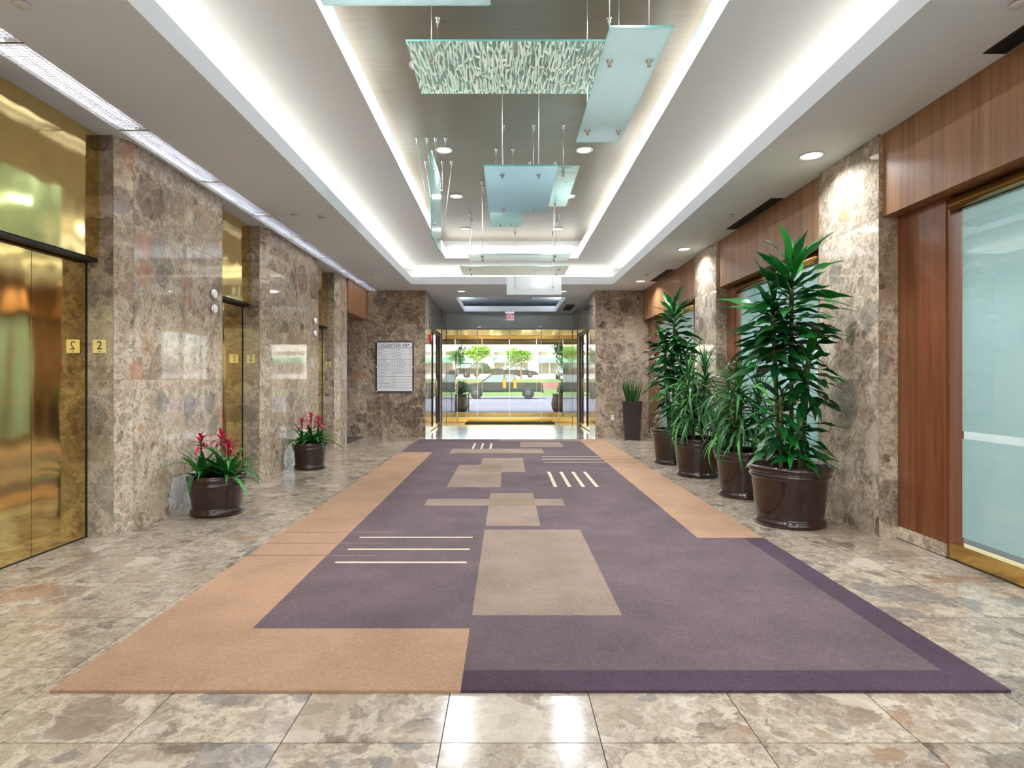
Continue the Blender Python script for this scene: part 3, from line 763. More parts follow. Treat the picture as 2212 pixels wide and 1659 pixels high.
hang(N, 'rippled hanging glass sheet overlapped by the pale blue one', .14, .796, 6.58, 8.08, 3.62, A_RIP, [(.303, 6.80, Z3), (.638, 6.80, Z3), (.303, 7.95, Z3), (.64, 7.95, Z3)])
hang(N, 'pale green hanging glass sheet just beyond the blue one', -.226, .21, 7.35, 8.69, 3.50, A_CLEAR, [(-.13, 7.5, Z3), (.08, 7.5, Z3), (-.085, 8.55, Z3), (.06, 8.55, Z3)])
hang(N, 'hanging glass sheet with crinkled relief, upper of the far pair', -.557, .92, 8.62, 9.10, 3.09, A_FAR1, [(-.35, 8.74, Z3), (-.35, 8.98, Z3), (.70, 8.74, Z3), (.70, 8.98, Z3)])
hang(N, 'hanging glass sheet with small cell pattern, lower of the far pair', -.792, 1.055, 10.21, 11.07, 3.217, A_FAR2, [(-.63, 10.46, Z3), (-.63, 10.95, Z3), (.905, 10.46, Z3), (.905, 10.95, Z3)])
# vertical sheets
o = empty(N, (-.87, 7.48, 2.97)); tag(o, 'upright hanging glass sheet with clear green edge on the left', 'glass panel', 'suspended glass panels')
link('sheet', sheet_me(-.006, .006, -.48, .49, 0, .98, A_CLEAR, 'X'), o)
me_clip = lathe_me('fastener', [(0, -.035), (.009, -.035), (.009, -.016), (.016, -.014), (.016, .014), (.009, .016), (.009, .035), (0, .035)], M_STEEL, 14, 'X')
for yy in (-.32, .51 - .06):
    for zz, dxs in ((.17, (-.19, .15)), (.815, (-.07, .03))):
        link('fastener', me_clip, o, (0, yy, zz))
        for s, dx in zip((-1, 1), dxs):
            tubes('cable', [((s * .03, yy, zz), (dx, yy, Z3 - 2.97 - .07), .0022)], M_CABLE, o, 6)
            link('anchor', me_anch, o, (dx, yy, Z3 - 2.97))
o = empty(N, (.535, 11.84, 2.96)); tag(o, 'whitish upright glass sheet hanging before the vestibule', 'glass panel', 'suspended glass panels')
link('sheet', sheet_me(-.53, .54, -.006, .006, 0, .36, A_PALE, 'Y'), o)
me_clipy = lathe_me('fastener', [(0, -.03), (.009, -.03), (.009, -.014), (.016, -.012), (.016, .012), (.009, .014), (.009, .03), (0, .03)], M_STEEL, 14, 'Y')
for xx in (-.365, .37):
    link('fastener', me_clipy, o, (xx, 0, .15))
    tubes('cable', [((xx, -.012, .15), (xx, -.012, Z3 - 2.96 - .07), .0025)], M_CABLE, o, 6)
    link('anchor', me_anch, o, (xx, -.012, Z3 - 2.96))

# ------------------------------------------------------------------ carpet
carpet = box('carpet', CX0, CX1, CY0, CY1, .0003, .012, C_PUR)
tag(carpet, 'long purple area carpet with tan border bands and beige blocks', 'carpet')
def patch(name, x0, x1, y0, y1, mat, lv=1):
    return box(name, x0, x1, y0, y1, .0016 if name == 'border_band' else .0115, .012 + .0007 * lv, mat, carpet)
patch('border_band', CX0 - .002, -1.315, CY0 - .002, 10.75, C_TAN)
patch('border_band', -1.3149, -.19, CY0 - .002, 3.13, C_TAN)
patch('border_band', 1.556, CX1 + .002, 4.925, CY1 + .002, C_TAN)
patch('border_band', 1.93, CX1 + .002, CY0 - .002, 4.9248, C_PURD)
patch('border_band', -.1899, 1.9299, CY0 - .002, 2.68, C_PURD)
for b_ in ((-.188, .632, 3.305, 5.196), (-.183, .30, 5.326, 6.86), (-.716, -.07, 7.24, 9.13), (-1.0, .66, 10.57, 11.26), (.27, 1.1, 11.6, 12.49), (-.14, 1.555, 12.68, CY1)):
    patch('pattern_block', *b_, C_BEI)
patch('pattern_block', -.845, .60, 6.18, 6.53, C_BEI, 2)
patch('pattern_block', -.387, .265, 8.43, 9.93, C_BEI, 2)
patch('pattern_block', -.183, .30, 6.18, 6.53, C_BEI2, 3)
patch('pattern_block', -.387, -.07, 8.43, 9.13, C_BEI2, 3)
for y, x0, x1 in ((4.94, -1.20, -.275), (4.595, -1.203, -.278), (4.265, -1.205, -.281)):
    patch('stripe', x0, x1, y - .017, y + .017, C_CRM)
for y in (5.10, 4.76, 4.436):
    patch('stripe', CX0, -1.315, y - .007, y + .007, C_BRN, 2)
    patch('stripe', -1.315, -.95, y - .005, y + .005, C_BEI)
for x in (.59, .76, .925, 1.09):
    patch('stripe', x - .022, x + .022, 7.26, 8.45, C_CRM)
for y in (10.14, 9.79, 9.44):
    patch('stripe', .58, 1.555, y - .022, y + .022, C_CRM)
    patch('stripe', 1.557, CX1, y - .016, y + .016, C_BRN, 2)
for x in (-.63, -.47, -.30):
    patch('stripe', x - .02, x + .02, 11.265, 12.25, C_CRM)

# ------------------------------------------------------------------ signs and fittings
dr = empty('directory_sign', (-2.526, YEND, 1.588)); tag(dr, 'framed white tenant directory with dark heading on the left end wall', 'sign')
box('frame', -.43, .43, -.03, -.004, -.582, .582, M_NAVY, dr, .002)
box('panel', -.398, .398, -.036, -.0301, -.55, .55, M_PAPER, dr, .001)
RX = Matrix.Rotation(PI / 2, 4, 'X')
text_obj('heading', 'CENTER 40', .098, M_INK, dr, Matrix.Translation((.01, -.0365, .485)) @ Matrix.Diagonal((1.12, 1, 1, 1)) @ RX)
for x, z in ((-.29, .478), (.31, .50)):
    link('heading_dot', lathe_me('heading_dot', [(0, .0362), (.014, .0362), (.014, .0368), (0, .0368)], M_INK, 16, 'Y'), dr, (x, 0, z))
box('rule', -.396, .396, -.0366, -.0361, .421, .431, M_INK, dr)
rows = 14; rh = (.42 + .475) / rows
for k in range(rows):
    z = .42 - rh * (k + 1)
    box('rule', -.396, .396, -.0366, -.0361, z - .0022, z + .0022, M_INK, dr)
box('rule', -.0027, .0023, -.0366, -.0361, -.473, .42, M_INK, dr)
V, F = [], []
for k in range(rows):
    zc = .42 - rh * (k + .5)
    for c in range(2):
        if c == 1 and k > 8: continue
        x0 = -.37 + c * .4 + (.03 if R.random() < .2 else 0); ln = R.uniform(.09, .27)
        x = x0
        while x < x0 + ln:
            ww = R.uniform(.03, .07); box_geo((x, min(x + ww, x0 + ln), -.0365, -.0361, zc - .009, zc + .007), V, F); x += ww + .012
        box_geo((-.065 + c * .4, -.04 + c * .4, -.0365, -.0361, zc - .009, zc + .007), V, F)
tag(link('small_print', mesh('small_print', V, F, M_INK2), dr), kind='stuff')
me_so = lathe_me('standoff', [(0, .045), (.013, .045), (.013, .004), (0, .004)], M_PLASTIC, 16, 'Y')
for x in (-.414, .414):
    for z in (-.566, 0, .566): link('standoff', me_so, dr, (x, 0, z))

for y, z, lab in ((5.0, 1.575, 'brass floor number plate beside the nearest elevator'), (7.96, 1.575, 'brass floor number plate beside the middle elevator'), (11.4, 1.588, 'brass floor number plate beside the farthest elevator')):
    o = empty('floor_number_plate', (-3.36, y, z)); tag(o, lab, 'sign', 'floor number plates')
    box('plate', -.056, .056, -.006, -.0005, -.056, .056, brass('plate_%d' % int(y), (1.0, .90, .62), .45, .0) if y < 6 else MATS['plate_5'], o, .001)
    text_obj('numeral', '2', .1, M_INK, o, Matrix.Translation((0, -.0065, .004)) @ RX, .0006)
    box('braille', -.008, .008, -.0072, -.0061, -.046, -.040, M_INK, o)
me_l1 = lathe_me('rim', [(0, 0), (.05, 0), (.052, .006), (.052, .026), (.048, .03), (.045, .03), (.045, .012), (0, .012)], M_STEEL, 32, 'X')
me_l2 = lathe_me('lens', [(.0445, .013), (.0445, .032), (.035, .04), (0, .043)], plain('lantern_white', lin(236, 238, 242), .3, emis=(1, 1, 1), estr=.12), 32, 'X')
for y, z, lab in ((6.545, 2.226, 'upper round white hall lantern on the first pillar'), (6.545, 2.066, 'lower round white hall lantern on the first pillar'), (10.0, 2.27, 'upper round white hall lantern on the second pillar'), (10.0, 2.065, 'lower round white hall lantern on the second pillar')):
    o = empty('hall_lantern', (XL + .0005, y, z)); tag(o, lab, 'lantern', 'elevator hall lanterns')
    link('rim', me_l1, o); link('lens', me_l2, o)
fa = empty('fire_alarm', (VL, 14.45, 2.30)); tag(fa, 'red fire alarm box on the left vestibule pier', 'fire alarm')
box('housing', .0005, .05, -.07, .07, -.075, .075, M_RED, fa, .006)
box('strobe', .05, .062, -.03, .03, .0, .05, M_PLASTIC, fa, .003)
ou = empty('wall_outlet', (2.40, YEND, .44)); tag(ou, 'white wall outlet low on the right end wall', 'outlet')
box('plate', -.036, .036, -.007, -.0005, -.058, .058, M_PLASTIC, ou, .001)
boxes('socket', [(-.014, .014, -.0085, -.0071, .012, .036), (-.014, .014, -.0085, -.0071, -.036, -.012)], plain('socket', lin(200, 200, 198), .5), ou)
ex = empty('exit_sign', (.1, 17.99, CZ)); tag(ex, 'hanging exit sign with red letters before the glass entrance', 'sign')
box('canopy', -.14, .14, -.06, .06, -.045, -.0005, M_STEEL, ex, .003)
box('panel', -.125, .125, -.005, .005, -.26, -.0455, plain('exit_panel', lin(236, 230, 232), .3, emis=(1, .96, .96), estr=.12), ex, .001)
text_obj('letters', 'EXIT', .17, plain('exit_red', lin(206, 20, 60), .5, emis=lin(206, 20, 60), estr=.25), ex, Matrix.Translation((0, -.0062, -.155)) @ Matrix.Diagonal((.70, 1, 1.25, 1)) @ RX, .0008, .0025)
# ------------------------------------------------------------------ plants
def leaf_me(name, mat, L, W, n=8, droop=.6, fold=.25, wave=0.0, strap=False, lift=0.0, twist=0.0, ph=0.0):
    V, F = [], []
    x = z = 0.0
    for i in range(n + 1):
        s = i / n
        th = lift - droop * s * (1.2 if strap else 1)
        if i:
            x += math.cos(th) * L / n; z += math.sin(th) * L / n
        if strap: hw = W * .5 * min(1, .55 + 2.2 * s) * (1 - s ** 2.6) + .0004
        else: hw = W * .5 * (max(.14, math.sin(PI * min(1, s * 1.02)) ** 1.1) if s < .97 else .02)
        if i == n: hw = .0006
        up = Vector((-math.sin(th), 0, math.cos(th)))
        for sgn in (-1, 0, 1):
            y = sgn * hw
            h = abs(sgn) * hw * fold + (sgn != 0) * wave * math.sin(2 * PI * 2.3 * s + sgn * 1.1 + ph) * hw
            y2, h2 = y * math.cos(twist * s) - h * math.sin(twist * s), y * math.sin(twist * s) + h * math.cos(twist * s)
            V.append((x + up.x * h2, y2, z + up.z * h2))
    for i in range(n):
        for k in range(2):
            a = i * 3 + k
            F.append((a, a + 1, a + 4, a + 3))
    return mesh(name, V, F, mat, smooth=True)

def put(meshes, parent, c, az, el, sc=1.0, roll=0.0, name='leaf'):
    o = link(name, R.choice(meshes), parent)
    m = Matrix.Translation(c) @ Matrix.Rotation(az, 4, 'Z') @ Matrix.Rotation(-el, 4, 'Y') @ Matrix.Rotation(roll, 4, 'X') @ Matrix.Scale(sc, 4)
    o.matrix_local = m
    px_ = parent.location
    lo, hi = XL + .012, (3.05 if (4.9 < px_.y < 6.0 or 8.8 < px_.y < 9.9) else 3.2)
    rr, hh = POTS.get(parent.name, (0, 0))
    for t in range(18):
        ps = [m @ v.co for v in o.data.vertices]
        bad_wall = px_.x + min(p.x for p in ps) < lo or px_.x + max(p.x for p in ps) > hi
        bad_pot = any(p.z < hh + .008 and math.hypot(p.x, p.y) < rr + .015 for p in ps[9:])
        if not (bad_wall or bad_pot): break
        if bad_wall: az += .45 if t % 2 else -.45 * (t + 1); sc *= .97
        if bad_pot: el += .14
        m = Matrix.Translation(c) @ Matrix.Rotation(az, 4, 'Z') @ Matrix.Rotation(-el, 4, 'Y') @ Matrix.Rotation(roll, 4, 'X') @ Matrix.Scale(sc, 4)
        o.matrix_local = m
    return o

POTS = {}
def round_pot(parent, rr, rb, h, soil=True):
    POTS[parent.name] = (rr, h)
    k = rr / .36
    p = [(0, .0), (rb - .012, 0), (rb, .010), (rb + .004, .03), (rb - .002, .052), (rb - .018, .066), (rb - .014, .08),
         (rr - .040 * k, h - .125), (rr - .036 * k, h - .115), (rr - .022 * k, h - .105), (rr - .016 * k, h - .09), (rr - .022 * k, h - .072), (rr - .03 * k, h - .066),
         (rr - .012 * k, h - .055), (rr - .001, h - .04), (rr, h - .022), (rr - .008, h - .006), (rr - .025, h), (rr - .045, h - .006), (rr - .052, h - .025), (rr - .06, h - .1), (0, h - .1)]
    link('pot', lathe_me('pot', p, M_POT, 64), parent)
    r2 = rr - .0605
    link('soil', lathe_me('soil', [(0, h - .07), (r2 * .5, h - .072), (r2, h - .085), (r2, h - .099), (0, h - .099)], M_SOIL, 40, smooth=True), parent)

def pot_plant(name, loc, label, group):
    o = empty(name, loc); tag(o, label, 'potted plant', group); return o

DL = [leaf_me('leaf', M_LEAF, L, W, 8, dr_, .22, wv, False, .25, tw, ph) for (L, W, dr_, wv, tw, ph) in
      ((.44, .088, .35, .35, .5, 0), (.50, .084, .6, .4, -.6, 1), (.40, .088, .2, .3, .9, 2), (.48, .08, .8, .42, -.4, 3), (.42, .092, .5, .38, .2, 4.5))]
def dracaena(o, z0, canes, rnd):
    for (bx, by, tx, ty, zb, zt, n, el_top, el_bot, s) in canes:
        steps = 6; segs = []
        for i in range(steps):
            a, b_ = i / steps, (i + 1) / steps
            segs.append(((bx + (tx - bx) * a, by + (ty - by) * a, z0 + (zt - z0) * a), (bx + (tx - bx) * b_, by + (ty - by) * b_, z0 + (zt - z0) * b_), .021 if i % 2 else .019, .018))
        tubes('cane', segs, M_STEM, o, 10)
        az = R.uniform(0, 6)
        for i in range(n):
            f = i / max(1, n - 1)
            z = zb + (zt - zb) * f
            a = (z - z0) / (zt - z0)
            az += 2.39996
            el = el_bot + (el_top - el_bot) * f ** 4 + R.uniform(-.16, .16)
            put(DL, o, (bx + (tx - bx) * a, by + (ty - by) * a, z), az + R.uniform(-.2, .2), el, s * R.uniform(.8, 1.1) * (1 - .15 * f), R.uniform(-.5, .5))
# tall dracaena in front
o = pot_plant('potted_dracaena', (2.566, 5.49, 0), 'tallest potted dracaena, nearest on the right, in a glossy brown pot', 'plants along the right wall')
round_pot(o, .362, .30, .54)
dracaena(o, .45, [(.02, 0, .03, .02, 1.60, 2.28, 80, 1.35, -.2, 1.15), (-.06, .05, -.14, .03, 1.38, 1.98, 60, 1.1, -.35, 1.1), (.10, -.02, .16, -.03, 1.10, 1.52, 36, .8, -.5, 1.0),
    (-.09, -.03, -.10, -.06, .66, 1.15, 40, .9, -.5, .85), (.05, -.08, .06, -.09, .58, .95, 34, .8, -.6, .85)], R)
# far dracaena
o = pot_plant('potted_dracaena', (2.60, 9.45, 0), 'tall potted dracaena at the far end of the row of round pots', 'plants along the right wall')
round_pot(o, .35, .29, .54)
dracaena(o, .45, [(0, 0, .02, 0, 1.65, 2.36, 72, 1.35, -.3, 1.05), (-.06, .03, -.12, .02, 1.30, 1.9, 52, 1.0, -.45, 1.0), (.08, -.02, .12, -.02, 1.2, 1.7, 44, .9, -.5, .95), (-.05, -.06, -.1, -.08, .75, 1.2, 40, .8, -.6, .9)], R)
SLV = [leaf_me('leaf', M_LEAF2, L, W, 9, dr_, .3, .06, True, .1, tw, 0) for (L, W, dr_, tw) in
       ((.66, .044, 1.5, .4), (.58, .04, 1.1, -.5), (.72, .046, 1.9, .3), (.5, .04, .7, .6), (.64, .044, 2.2, -.3))]
SUP = [leaf_me('leaf', M_LEAF2, L, W, 7, dr_, .35, .03, True, 0, .2, 0) for (L, W, dr_) in ((.42, .03, .3), (.36, .03, .15), (.46, .03, .5))]
def strap_plant(o, z0, heads):
    for (bx, by, tx, ty, zb, zt, n, s) in heads:
        tubes('cane', [((bx, by, z0), ((bx + tx) / 2, (by + ty) / 2, (z0 + zt) / 2), .016, .014), (((bx + tx) / 2, (by + ty) / 2, (z0 + zt) / 2), (tx, ty, zt), .014, .011)], M_STEM, o, 8)
        az = R.uniform(0, 6)
        for i in range(n):
            f = i / (n - 1); az += 2.39996
            z = zb + (zt - zb) * f; a = (z - z0) / (zt - z0)
            c = (bx + (tx - bx) * a, by + (ty - by) * a, z)
            if f > .86: put(SUP, o, c, az, R.uniform(1.1, 1.5), s, R.uniform(-.6, .6))
            else: put(SLV, o, c, az + R.uniform(-.25, .25), -.15 + 1.15 * f + R.uniform(-.2, .2), s * R.uniform(.75, 1.1), R.uniform(-.3, .3))
o = pot_plant('potted_strap_leaf_plant', (2.68, 6.78, 0), 'bushy strap-leaved plant in the round pot behind the tallest dracaena', 'plants along the right wall')
round_pot(o, .35, .29, .52)
strap_plant(o, .43, [(-.05, -.02, -.08, -.04, .62, 1.28, 110, 1.0), (.1, .05, .18, .06, .6, 1.12, 84, .9), (-.08, .1, -.14, .16, .6, 1.2, 70, .9)])
o = pot_plant('potted_strap_leaf_plant', (2.60, 8.22, 0), 'strap-leaved plant in the third round pot from the front', 'plants along the right wall')
round_pot(o, .345, .285, .52)
strap_plant(o, .43, [(-.08, -.04, -.16, -.06, .6, 1.32, 100, 1.0), (.06, .03, .12, .05, .65, 1.45, 100, .95), (-.02, .1, 0, .16, .6, 1.2, 64, .9)])
# square planter with snake plant
o = pot_plant('potted_snake_plant', (2.72, 13.12, 0), 'upright snake plant in a tall square tapered planter', 'plants along the right wall')
rt = math.radians(38)
def sq(h, z): return [(h * math.cos(rt + k * PI / 2) * 1.414, h * math.sin(rt + k * PI / 2) * 1.414, z) for k in range(4)]
V = sq(.155, 0) + sq(.205, .83) + sq(.185, .83) + sq(.180, .74)
F = [(3, 2, 1, 0)] + [(i * 4 + k, i * 4 + (k + 1) % 4, i * 4 + 4 + (k + 1) % 4, i * 4 + 4 + k) for i in range(3) for k in range(4)]
link('planter', mesh('planter', V, F, M_POT2), o)
link('soil', mesh('soil', sq(.1795, .742) + sq(.1805, .765), [(3, 2, 1, 0), (4, 5, 6, 7)] + [(k, (k + 1) % 4, 4 + (k + 1) % 4, 4 + k) for k in range(4)], M_SOIL), o)
SN = [leaf_me('leaf', M_LEAF4, L, .05, 6, dr_, .35, .0, True, 0, .8, 0) for L, dr_ in ((.66, .12), (.55, .2), (.45, .3))]
for i in range(34):
    r = R.uniform(.01, .12); a = R.uniform(0, 2 * PI)
    put(SN, o, (r * math.cos(a), r * math.sin(a), .755), a, 1.57 - r * 2.2 + R.uniform(-.08, .08), R.uniform(.8, 1.05), R.uniform(-1.5, 1.5))
# bromeliads
BL = [leaf_me('leaf', M_LEAF3, L, W, 8, dr_, .3, .05, True, .15, tw, 0) for (L, W, dr_, tw) in ((.38, .052, .9, .2), (.46, .05, 1.4, -.3), (.34, .054, .6, .3), (.42, .052, 1.9, .1))]
BR = [leaf_me('bract', M_BRACT, L, W, 5, dr_, .25, .0, True, .2, 0, 0) for (L, W, dr_) in ((.155, .042, 1.1), (.13, .04, .6), (.175, .04, 1.6))]
def bromeliad(loc, label, rr, rb, h, spots, sc):
    o = pot_plant('potted_bromeliad', loc, label, 'bromeliads beside the elevators')
    round_pot(o, rr, rb, h)
    z0 = h - .075
    for (x, y, top) in spots:
        for i in range(26):
            put(BL, o, (x, y, z0 + .01 + .003 * i), i * 2.4 + R.uniform(-.3, .3), .38 + .95 * (i / 25) + R.uniform(-.15, .15), sc * R.uniform(.8, 1.1), R.uniform(-.3, .3))
        tubes('flower_stalk', [((x, y, z0), (x, y, top), .009, .007)], M_LEAF3, o, 8)
        for i in range(17):
            f = i / 16
            put(BR, o, (x, y, top - .11 + .12 * f), i * 2.4, .3 + 1.05 * f ** 1.5, sc * (1.0 - .25 * f), 0, 'bract')
bromeliad((-2.817, 5.89, 0), 'red flowered bromeliad in a brown pot at the first pillar', .275, .237, .385, [(-.12, -.07, .74), (.0, .09, .75), (.14, -.06, .67)], 1.0)
bromeliad((-2.877, 8.86, 0), 'red flowered bromeliad in a brown pot at the second pillar', .25, .22, .385, [(-.10, -.05, .70), (.0, .05, .77), (.13, -.02, .71)], .92)

# ------------------------------------------------------------------ the street outside
M_PAVE = plain('paving', lin(112, 108, 120), .85, noise=.08, nscale=.8)
M_KERB = plain('kerb', lin(180, 150, 136), .8)
M_LOT = plain('parking_lot', lin(222, 206, 196), .9, noise=.05, nscale=.5)
M_GRASS = plain('grass', lin(92, 112, 54), .95, noise=.35, nscale=3)
M_MULCH = plain('mulch', lin(120, 78, 66), .95, noise=.35, nscale=6)
V, F = [], []
prof = [(YOUT + .3, -.01), (46.5, -.01)]
st = mesh('ground_street', [(-60, YOUT + .05, -.02), (60, YOUT + .05, -.02), (60, 48, -.02), (-60, 48, -.02), (-60, YOUT + .05, -.3), (60, YOUT + .05, -.3), (60, 48, -.3), (-60, 48, -.3)], BF[1:2] and [(0, 1, 2, 3), (7, 6, 5, 4), (4, 5, 1, 0), (5, 6, 2, 1), (6, 7, 3, 2), (7, 4, 0, 3)], M_PAVE)
tag(link('ground_street', st), 'pale grey driveway paving outside the entrance', 'pavement', kind='structure')
def strip(name, label, cat, y0, z0, y1, z1, mat):
    V = [(-70, y0, z0), (70, y0, z0), (70, y1, z1), (-70, y1, z1), (-70, y0, -.6), (70, y0, -.6), (70, y1, -.6), (-70, y1, -.6)]
    o = link(name, mesh(name, V, [(0, 1, 2, 3), (7, 6, 5, 4), (4, 5, 1, 0), (5, 6, 2, 1), (6, 7, 3, 2), (7, 4, 0, 3)], mat))
    tag(o, label, cat, kind='structure')
strip('ground_verge', 'green grass verge rising behind the driveway', 'lawn', 48, -.02, 54, .45, M_GRASS)
strip('ground_mulch', 'reddish mulch bank above the grass verge', 'mulch bank', 54, .45, 61, 1.05, M_MULCH)
strip('ground_lawn', 'grass strip at the edge of the parking lot', 'lawn', 61, 1.05, 68, 1.38, M_GRASS)
strip('ground_lot', 'sunlit parking lot before the building', 'parking lot', 68, 1.38, 140, 2.9, M_LOT)
kb = empty('kerb', (0, 23.4, 0)); tag(kb, 'low reddish kerb across the driveway', 'kerb', kind='structure')
for k in range(12): box('kerb_stone', -7.2 + k * 1.2, -6.015 + k * 1.2, -.08, .08, -.02, .04, M_KERB, kb, .008)

def px(x, Y): return (x - 1094) / FPX * Y
C_TIRE = plain('tyre', (.015, .015, .016), .8); C_RIM = plain('wheel_rim', (.035, .035, .04), .5); C_WIN = plain('car_glass', lin(84, 100, 102), .15)
C_LAMP = plain('head_lamp', (.8, .8, .8), .2); C_TAIL = plain('tail_lamp', lin(190, 20, 24), .3)
CARS = {
 'pickup': dict(body=[(-2.75, .45), (-2.78, .75), (-2.6, 1.0), (-1.45, 1.12), (.95, 1.12), (2.7, 1.12), (2.75, .5)], cab=[(-1.5, 1.1), (-.75, 1.68), (.75, 1.72), (1.0, 1.1)], w=.95, wheels=(-1.8, 1.75), r=.38),
 'sedan': dict(body=[(-2.4, .32), (-2.42, .62), (-2.2, .78), (-1.15, .92), (1.5, .96), (2.3, .9), (2.4, .6), (2.36, .32)], cab=[(-1.25, .9), (-.45, 1.40), (.75, 1.44), (1.7, .94)], w=.9, wheels=(-1.45, 1.45), r=.33),
 'suv': dict(body=[(-2.35, .42), (-2.4, .8), (-2.2, 1.02), (-1.2, 1.12), (2.2, 1.12), (2.35, .9), (2.3, .42)], cab=[(-1.35, 1.1), (-.65, 1.74), (1.75, 1.76), (2.2, 1.1)], w=.93, wheels=(-1.45, 1.4), r=.37)}
def car(name, kind, loc, rz, paint, label):
    K = CARS[kind]; o = empty(name, loc); o.rotation_euler.z = rz; tag(o, label, 'car' if kind != 'pickup' else 'pickup truck')
    W = K['w']
    def solid(nm, poly, w0, mat, bev, taper=None):
        V, F = [], []; prism_geo(poly, -w0, w0, V, F, 'XZ')
        if taper:
            zl, zh = min(p[1] for p in poly), max(p[1] for p in poly)
            V = [(x, y * (1 - taper * (z - zl) / (zh - zl)), z) for x, y, z in V]
        me = recalc(mesh(nm, V, F, mat))
        bm = bmesh.new(); bm.from_mesh(me); bmesh.ops.bevel(bm, geom=bm.edges[:], offset=bev, segments=2, affect='EDGES'); bm.to_mesh(me); bm.free()
        return link(nm, me, o)
    solid('body', K['body'], W, paint, .06)
    solid('windows', K['cab'], W * .9, C_WIN, .04, .18)
    c = K['cab']; zr = c[1][1]
    solid('roof', [(c[1][0] - .04, zr - .03), (c[1][0], zr + .03), (c[2][0], c[2][1] + .03), (c[2][0] + .05, c[2][1] - .03)], W * .755, paint, .02)
    for t in ((c[0][0] + .02, c[1][0], zr), (c[2][0] + .05 if kind != 'pickup' else c[3][0] - .12, c[2][0], c[2][1])):
        for s in (-1, 1):
            tubes('pillar', [((t[0] if t[0] < 0 else c[3][0] - .06, s * W * .885, c[0][1] + .02), (t[1], s * W * .75, t[2]), .04)], paint, o, 6)
    for s in (-1, 1):
        xm = (c[1][0] + c[2][0]) / 2 + .1
        tubes('pillar', [((xm, s * W * .9, c[0][1] + .02), (xm, s * W * .75, zr), .035)], paint, o, 6)
    wm = lathe_me('wheel', [(0, -.11), (K['r'] * .6, -.11), (K['r'] * .95, -.12), (K['r'], -.08), (K['r'], .08), (K['r'] * .95, .12), (K['r'] * .6, .11), (0, .11)], C_TIRE, 28, 'Y')
    rm = lathe_me('hub', [(0, -.125), (K['r'] * .3, -.13), (K['r'] * .58, -.122), (K['r'] * .58, .122), (K['r'] * .3, .13), (0, .125)], C_RIM, 24, 'Y')
    for x in K['wheels']:
        for s in (-1, 1):
            wo = link('wheel', wm, o, (x, s * (W - .07), K['r'])); link('hub', rm, wo)
    b_ = K['body']
    for s in (-1, 1):
        ys_ = sorted((s * W * .55, s * W * .9))
        box('head_lamp', b_[1][0] - .01, b_[1][0] + .12, *ys_, b_[1][1] - .06, b_[1][1] + .08, C_LAMP, o, .01)
        ex_ = max(p[0] for p in b_); box('tail_lamp', ex_ - .12, ex_ + .01, *ys_, .68, .9, C_TAIL, o, .01)
    boxes('bumper', [(b_[0][0] - .06, b_[0][0] + .1, -W * .95, W * .95, b_[0][1] - .03, b_[0][1] + .16), (max(p[0] for p in b_) - .1, max(p[0] for p in b_) + .06, -W * .95, W * .95, b_[0][1] - .03, b_[0][1] + .16)], plain('bumper_' + name + kind, (.05, .05, .055), .4), o, .02)
P_GREEN = plain('paint_green', lin(34, 46, 46), .3, .2, coat=.5)
P_BLACK = plain('paint_black', lin(20, 22, 27), .3, .1, coat=.4)
P_SILV = plain('paint_silver', lin(190, 194, 200), .3, .5, coat=1.0)
P_GREY = plain('paint_grey', lin(96, 104, 112), .3, .4, coat=1.0)
def gz(y): return 1.38 + (y - 68) * 1.52 / 72
car('pickup_truck', 'pickup', (px(1086, 42), 42, -.018), 0, P_GREEN, 'dark green pickup truck crossing the driveway outside')
car('pickup_truck', 'pickup', (px(1040, 74), 74, gz(74) + .01), 0, P_BLACK, 'black pickup truck parked behind the left street tree')
car('parked_car', 'sedan', (px(1120, 76), 76, gz(76) + .01), PI, P_BLACK, 'black sedan parked outside right of the door joint')
car('parked_car', 'sedan', (px(1098, 84), 84, gz(84) + .01), 0, P_SILV, 'silver sedan parked behind the black sedan')
car('parked_car', 'suv', (px(1006, 82), 82, gz(82) + .01), PI, P_BLACK, 'black and white sport utility car at the far left of the lot')
car('parked_car', 'suv', (px(1236, 60), 66.5, 1.33), PI * .5, P_GREY, 'grey car at the right edge of the glass entrance')

def leaves_me(name, mat, blobs, n, size):
    V, F = [], []
    for _ in range(n):
        (c, r) = R.choice(blobs)
        d = Vector((R.gauss(0, 1), R.gauss(0, 1), R.gauss(0, 1))).normalized() * (R.random() ** .4)
        p = Vector((c[0] + d.x * r[0], c[1] + d.y * r[1], c[2] + d.z * r[2]))
        a = Vector((R.gauss(0, 1), R.gauss(0, 1), R.gauss(0, 1))).normalized(); b_ = a.orthogonal().normalized()
        s = size * R.uniform(.6, 1.3); k = len(V)
        V += [tuple(p - a * s), tuple(p + b_ * s * .5), tuple(p + a * s), tuple(p - b_ * s * .5)]; F.append((k, k + 1, k + 2, k + 3))
    return mesh(name, V, F, mat)
M_T1 = leafy('tree_leaf_light', lin(100, 140, 40), lin(150, 180, 70), .6); M_T2 = leafy('tree_leaf_dark', lin(40, 80, 40), lin(70, 110, 60), .6)
M_BARK = plain('bark', lin(120, 104, 86), .9, noise=.3, nscale=8)
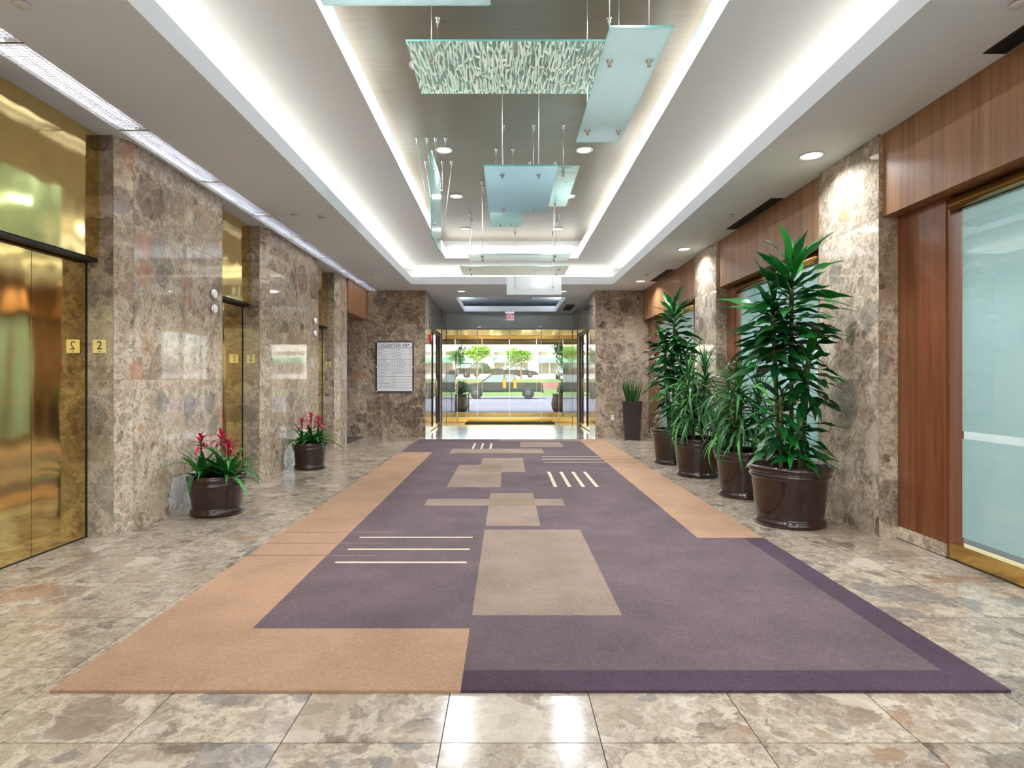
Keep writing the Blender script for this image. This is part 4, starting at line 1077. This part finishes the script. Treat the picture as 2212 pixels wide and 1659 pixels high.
def tree(x, y, z, h, r, mat, label, n=1600, size=.16, trunk=.09, low=.45):
    o = empty('street_tree', (x, y, z)); tag(o, label, 'tree', 'trees outside')
    tubes('trunk', [((0, 0, -.1), (.03, 0, h * .5), trunk, trunk * .7), ((.03, 0, h * .5), (0, 0, h * .8), trunk * .7, trunk * .3), ((.03, 0, h * .45), (r * .5, .1, h * .7), trunk * .5, trunk * .2), ((.03, 0, h * .45), (-r * .5, -.1, h * .72), trunk * .5, trunk * .2)], M_BARK, o)
    blobs = [((R.uniform(-.55, .55) * r, R.uniform(-.5, .5) * r, h * R.uniform(low + .1, .9)), (r * .5, r * .5, h * .15)) for _ in range(8)]
    tag(link('crown', leaves_me('crown', mat, blobs, n, size), o), kind='stuff')
tree(px(1029, 68), 69, 1.40, 3.9, 1.9, M_T1, 'light green street tree left of the door joint', 1500)
tree(px(1126, 68), 69, 1.40, 3.7, 1.9, M_T1, 'light green street tree right of the door joint', 1500)
tree(px(1050, 62), 64, 1.2, 1.9, .7, M_T2, 'small dark sapling beside the left street tree', 500, .11, .04)
tree(px(1232, 50), 52, .29, 6.2, 1.6, M_T2, 'dark leafy tree at the right edge of the glass', 1700, .18, .12, .3)
tree(px(972, 60), 66, 1.3, 3.6, 1.2, M_T2, 'street tree at the left edge of the glass', 900, .15)

# building across the lot
YBLD = 112; zb = gz(YBLD)
bl = empty('office_building', (0, YBLD, zb)); tag(bl, 'long white building with green awnings across the parking lot', 'building')
M_BW = plain('building_white', lin(240, 234, 226), .8); M_AWN = plain('awning_green', lin(92, 150, 126), .7); M_SHOPG = plain('shop_glass', lin(120, 116, 104), .2)
box('facade', -45, 45, 0, 8, -.6, 9, M_BW, bl)
for k in range(9):
    x0 = -36 + k * 8.2
    box('column', x0 - .75, x0 + .75, -2.2, -.002, -.6, 6.2, M_BW, bl, .03)
    V, F = [], []; prism_geo([(-2.1, 2.15), (-.01, 3.1), (-.01, 2.15)], x0 + .8, x0 + 7.35, V, F, 'YZ')
    link('awning', recalc(mesh('awning', V, F, M_AWN)), bl)
    for j in range(3):
        box('shop_window', x0 + 1 + j * 2.1, x0 + 2.9 + j * 2.1, -.06, -.004, .1, 2.0, M_SHOPG, bl, .01)
        box('upper_window', x0 + 1 + j * 2.1, x0 + 2.7 + j * 2.1, -.06, -.004, 3.5, 4.2, M_SHOPG, bl, .01)

# planters and a post before the doors
M_PLT = plain('bronze_planter', lin(92, 68, 42), .5)
def out_planter(x, y, label):
    o = empty('street_planter', (x, y, -.02)); tag(o, label, 'planter', 'planters before the entrance')
    link('pot', lathe_me('pot', [(0, 0), (.26, 0), (.34, .1), (.38, .3), (.36, .5), (.31, .66), (.34, .70), (.34, .74), (.3, .74), (.28, .68), (0, .68)], M_PLT, 40), o)
    blobs = [((R.uniform(-.2, .2), R.uniform(-.2, .2), R.uniform(.85, 1.15)), (.22, .22, .16)) for _ in range(6)]
    tag(link('shrub', leaves_me('shrub', M_T2, blobs, 700, .06), o), kind='stuff')
out_planter(px(992, 24.6), 24.6, 'round bronze planter with a shrub, left outside the doors')
out_planter(px(1211, 24.6), 24.6, 'round bronze planter with a shrub, right outside the doors')
po = empty('rope_post', (px(1012.5, 24.0), 24.0, -.02)); tag(po, 'slim black post beside the left outside planter', 'post')
link('base', lathe_me('base', [(0, 0), (.14, 0), (.14, .012), (.03, .03), (0, .03)], C_TIRE, 28), po)
tubes('pole', [((0, 0, .02), (0, 0, .75), .02), ((0, 0, .75), (.07, 0, .85), .02)], C_TIRE, po, 10)
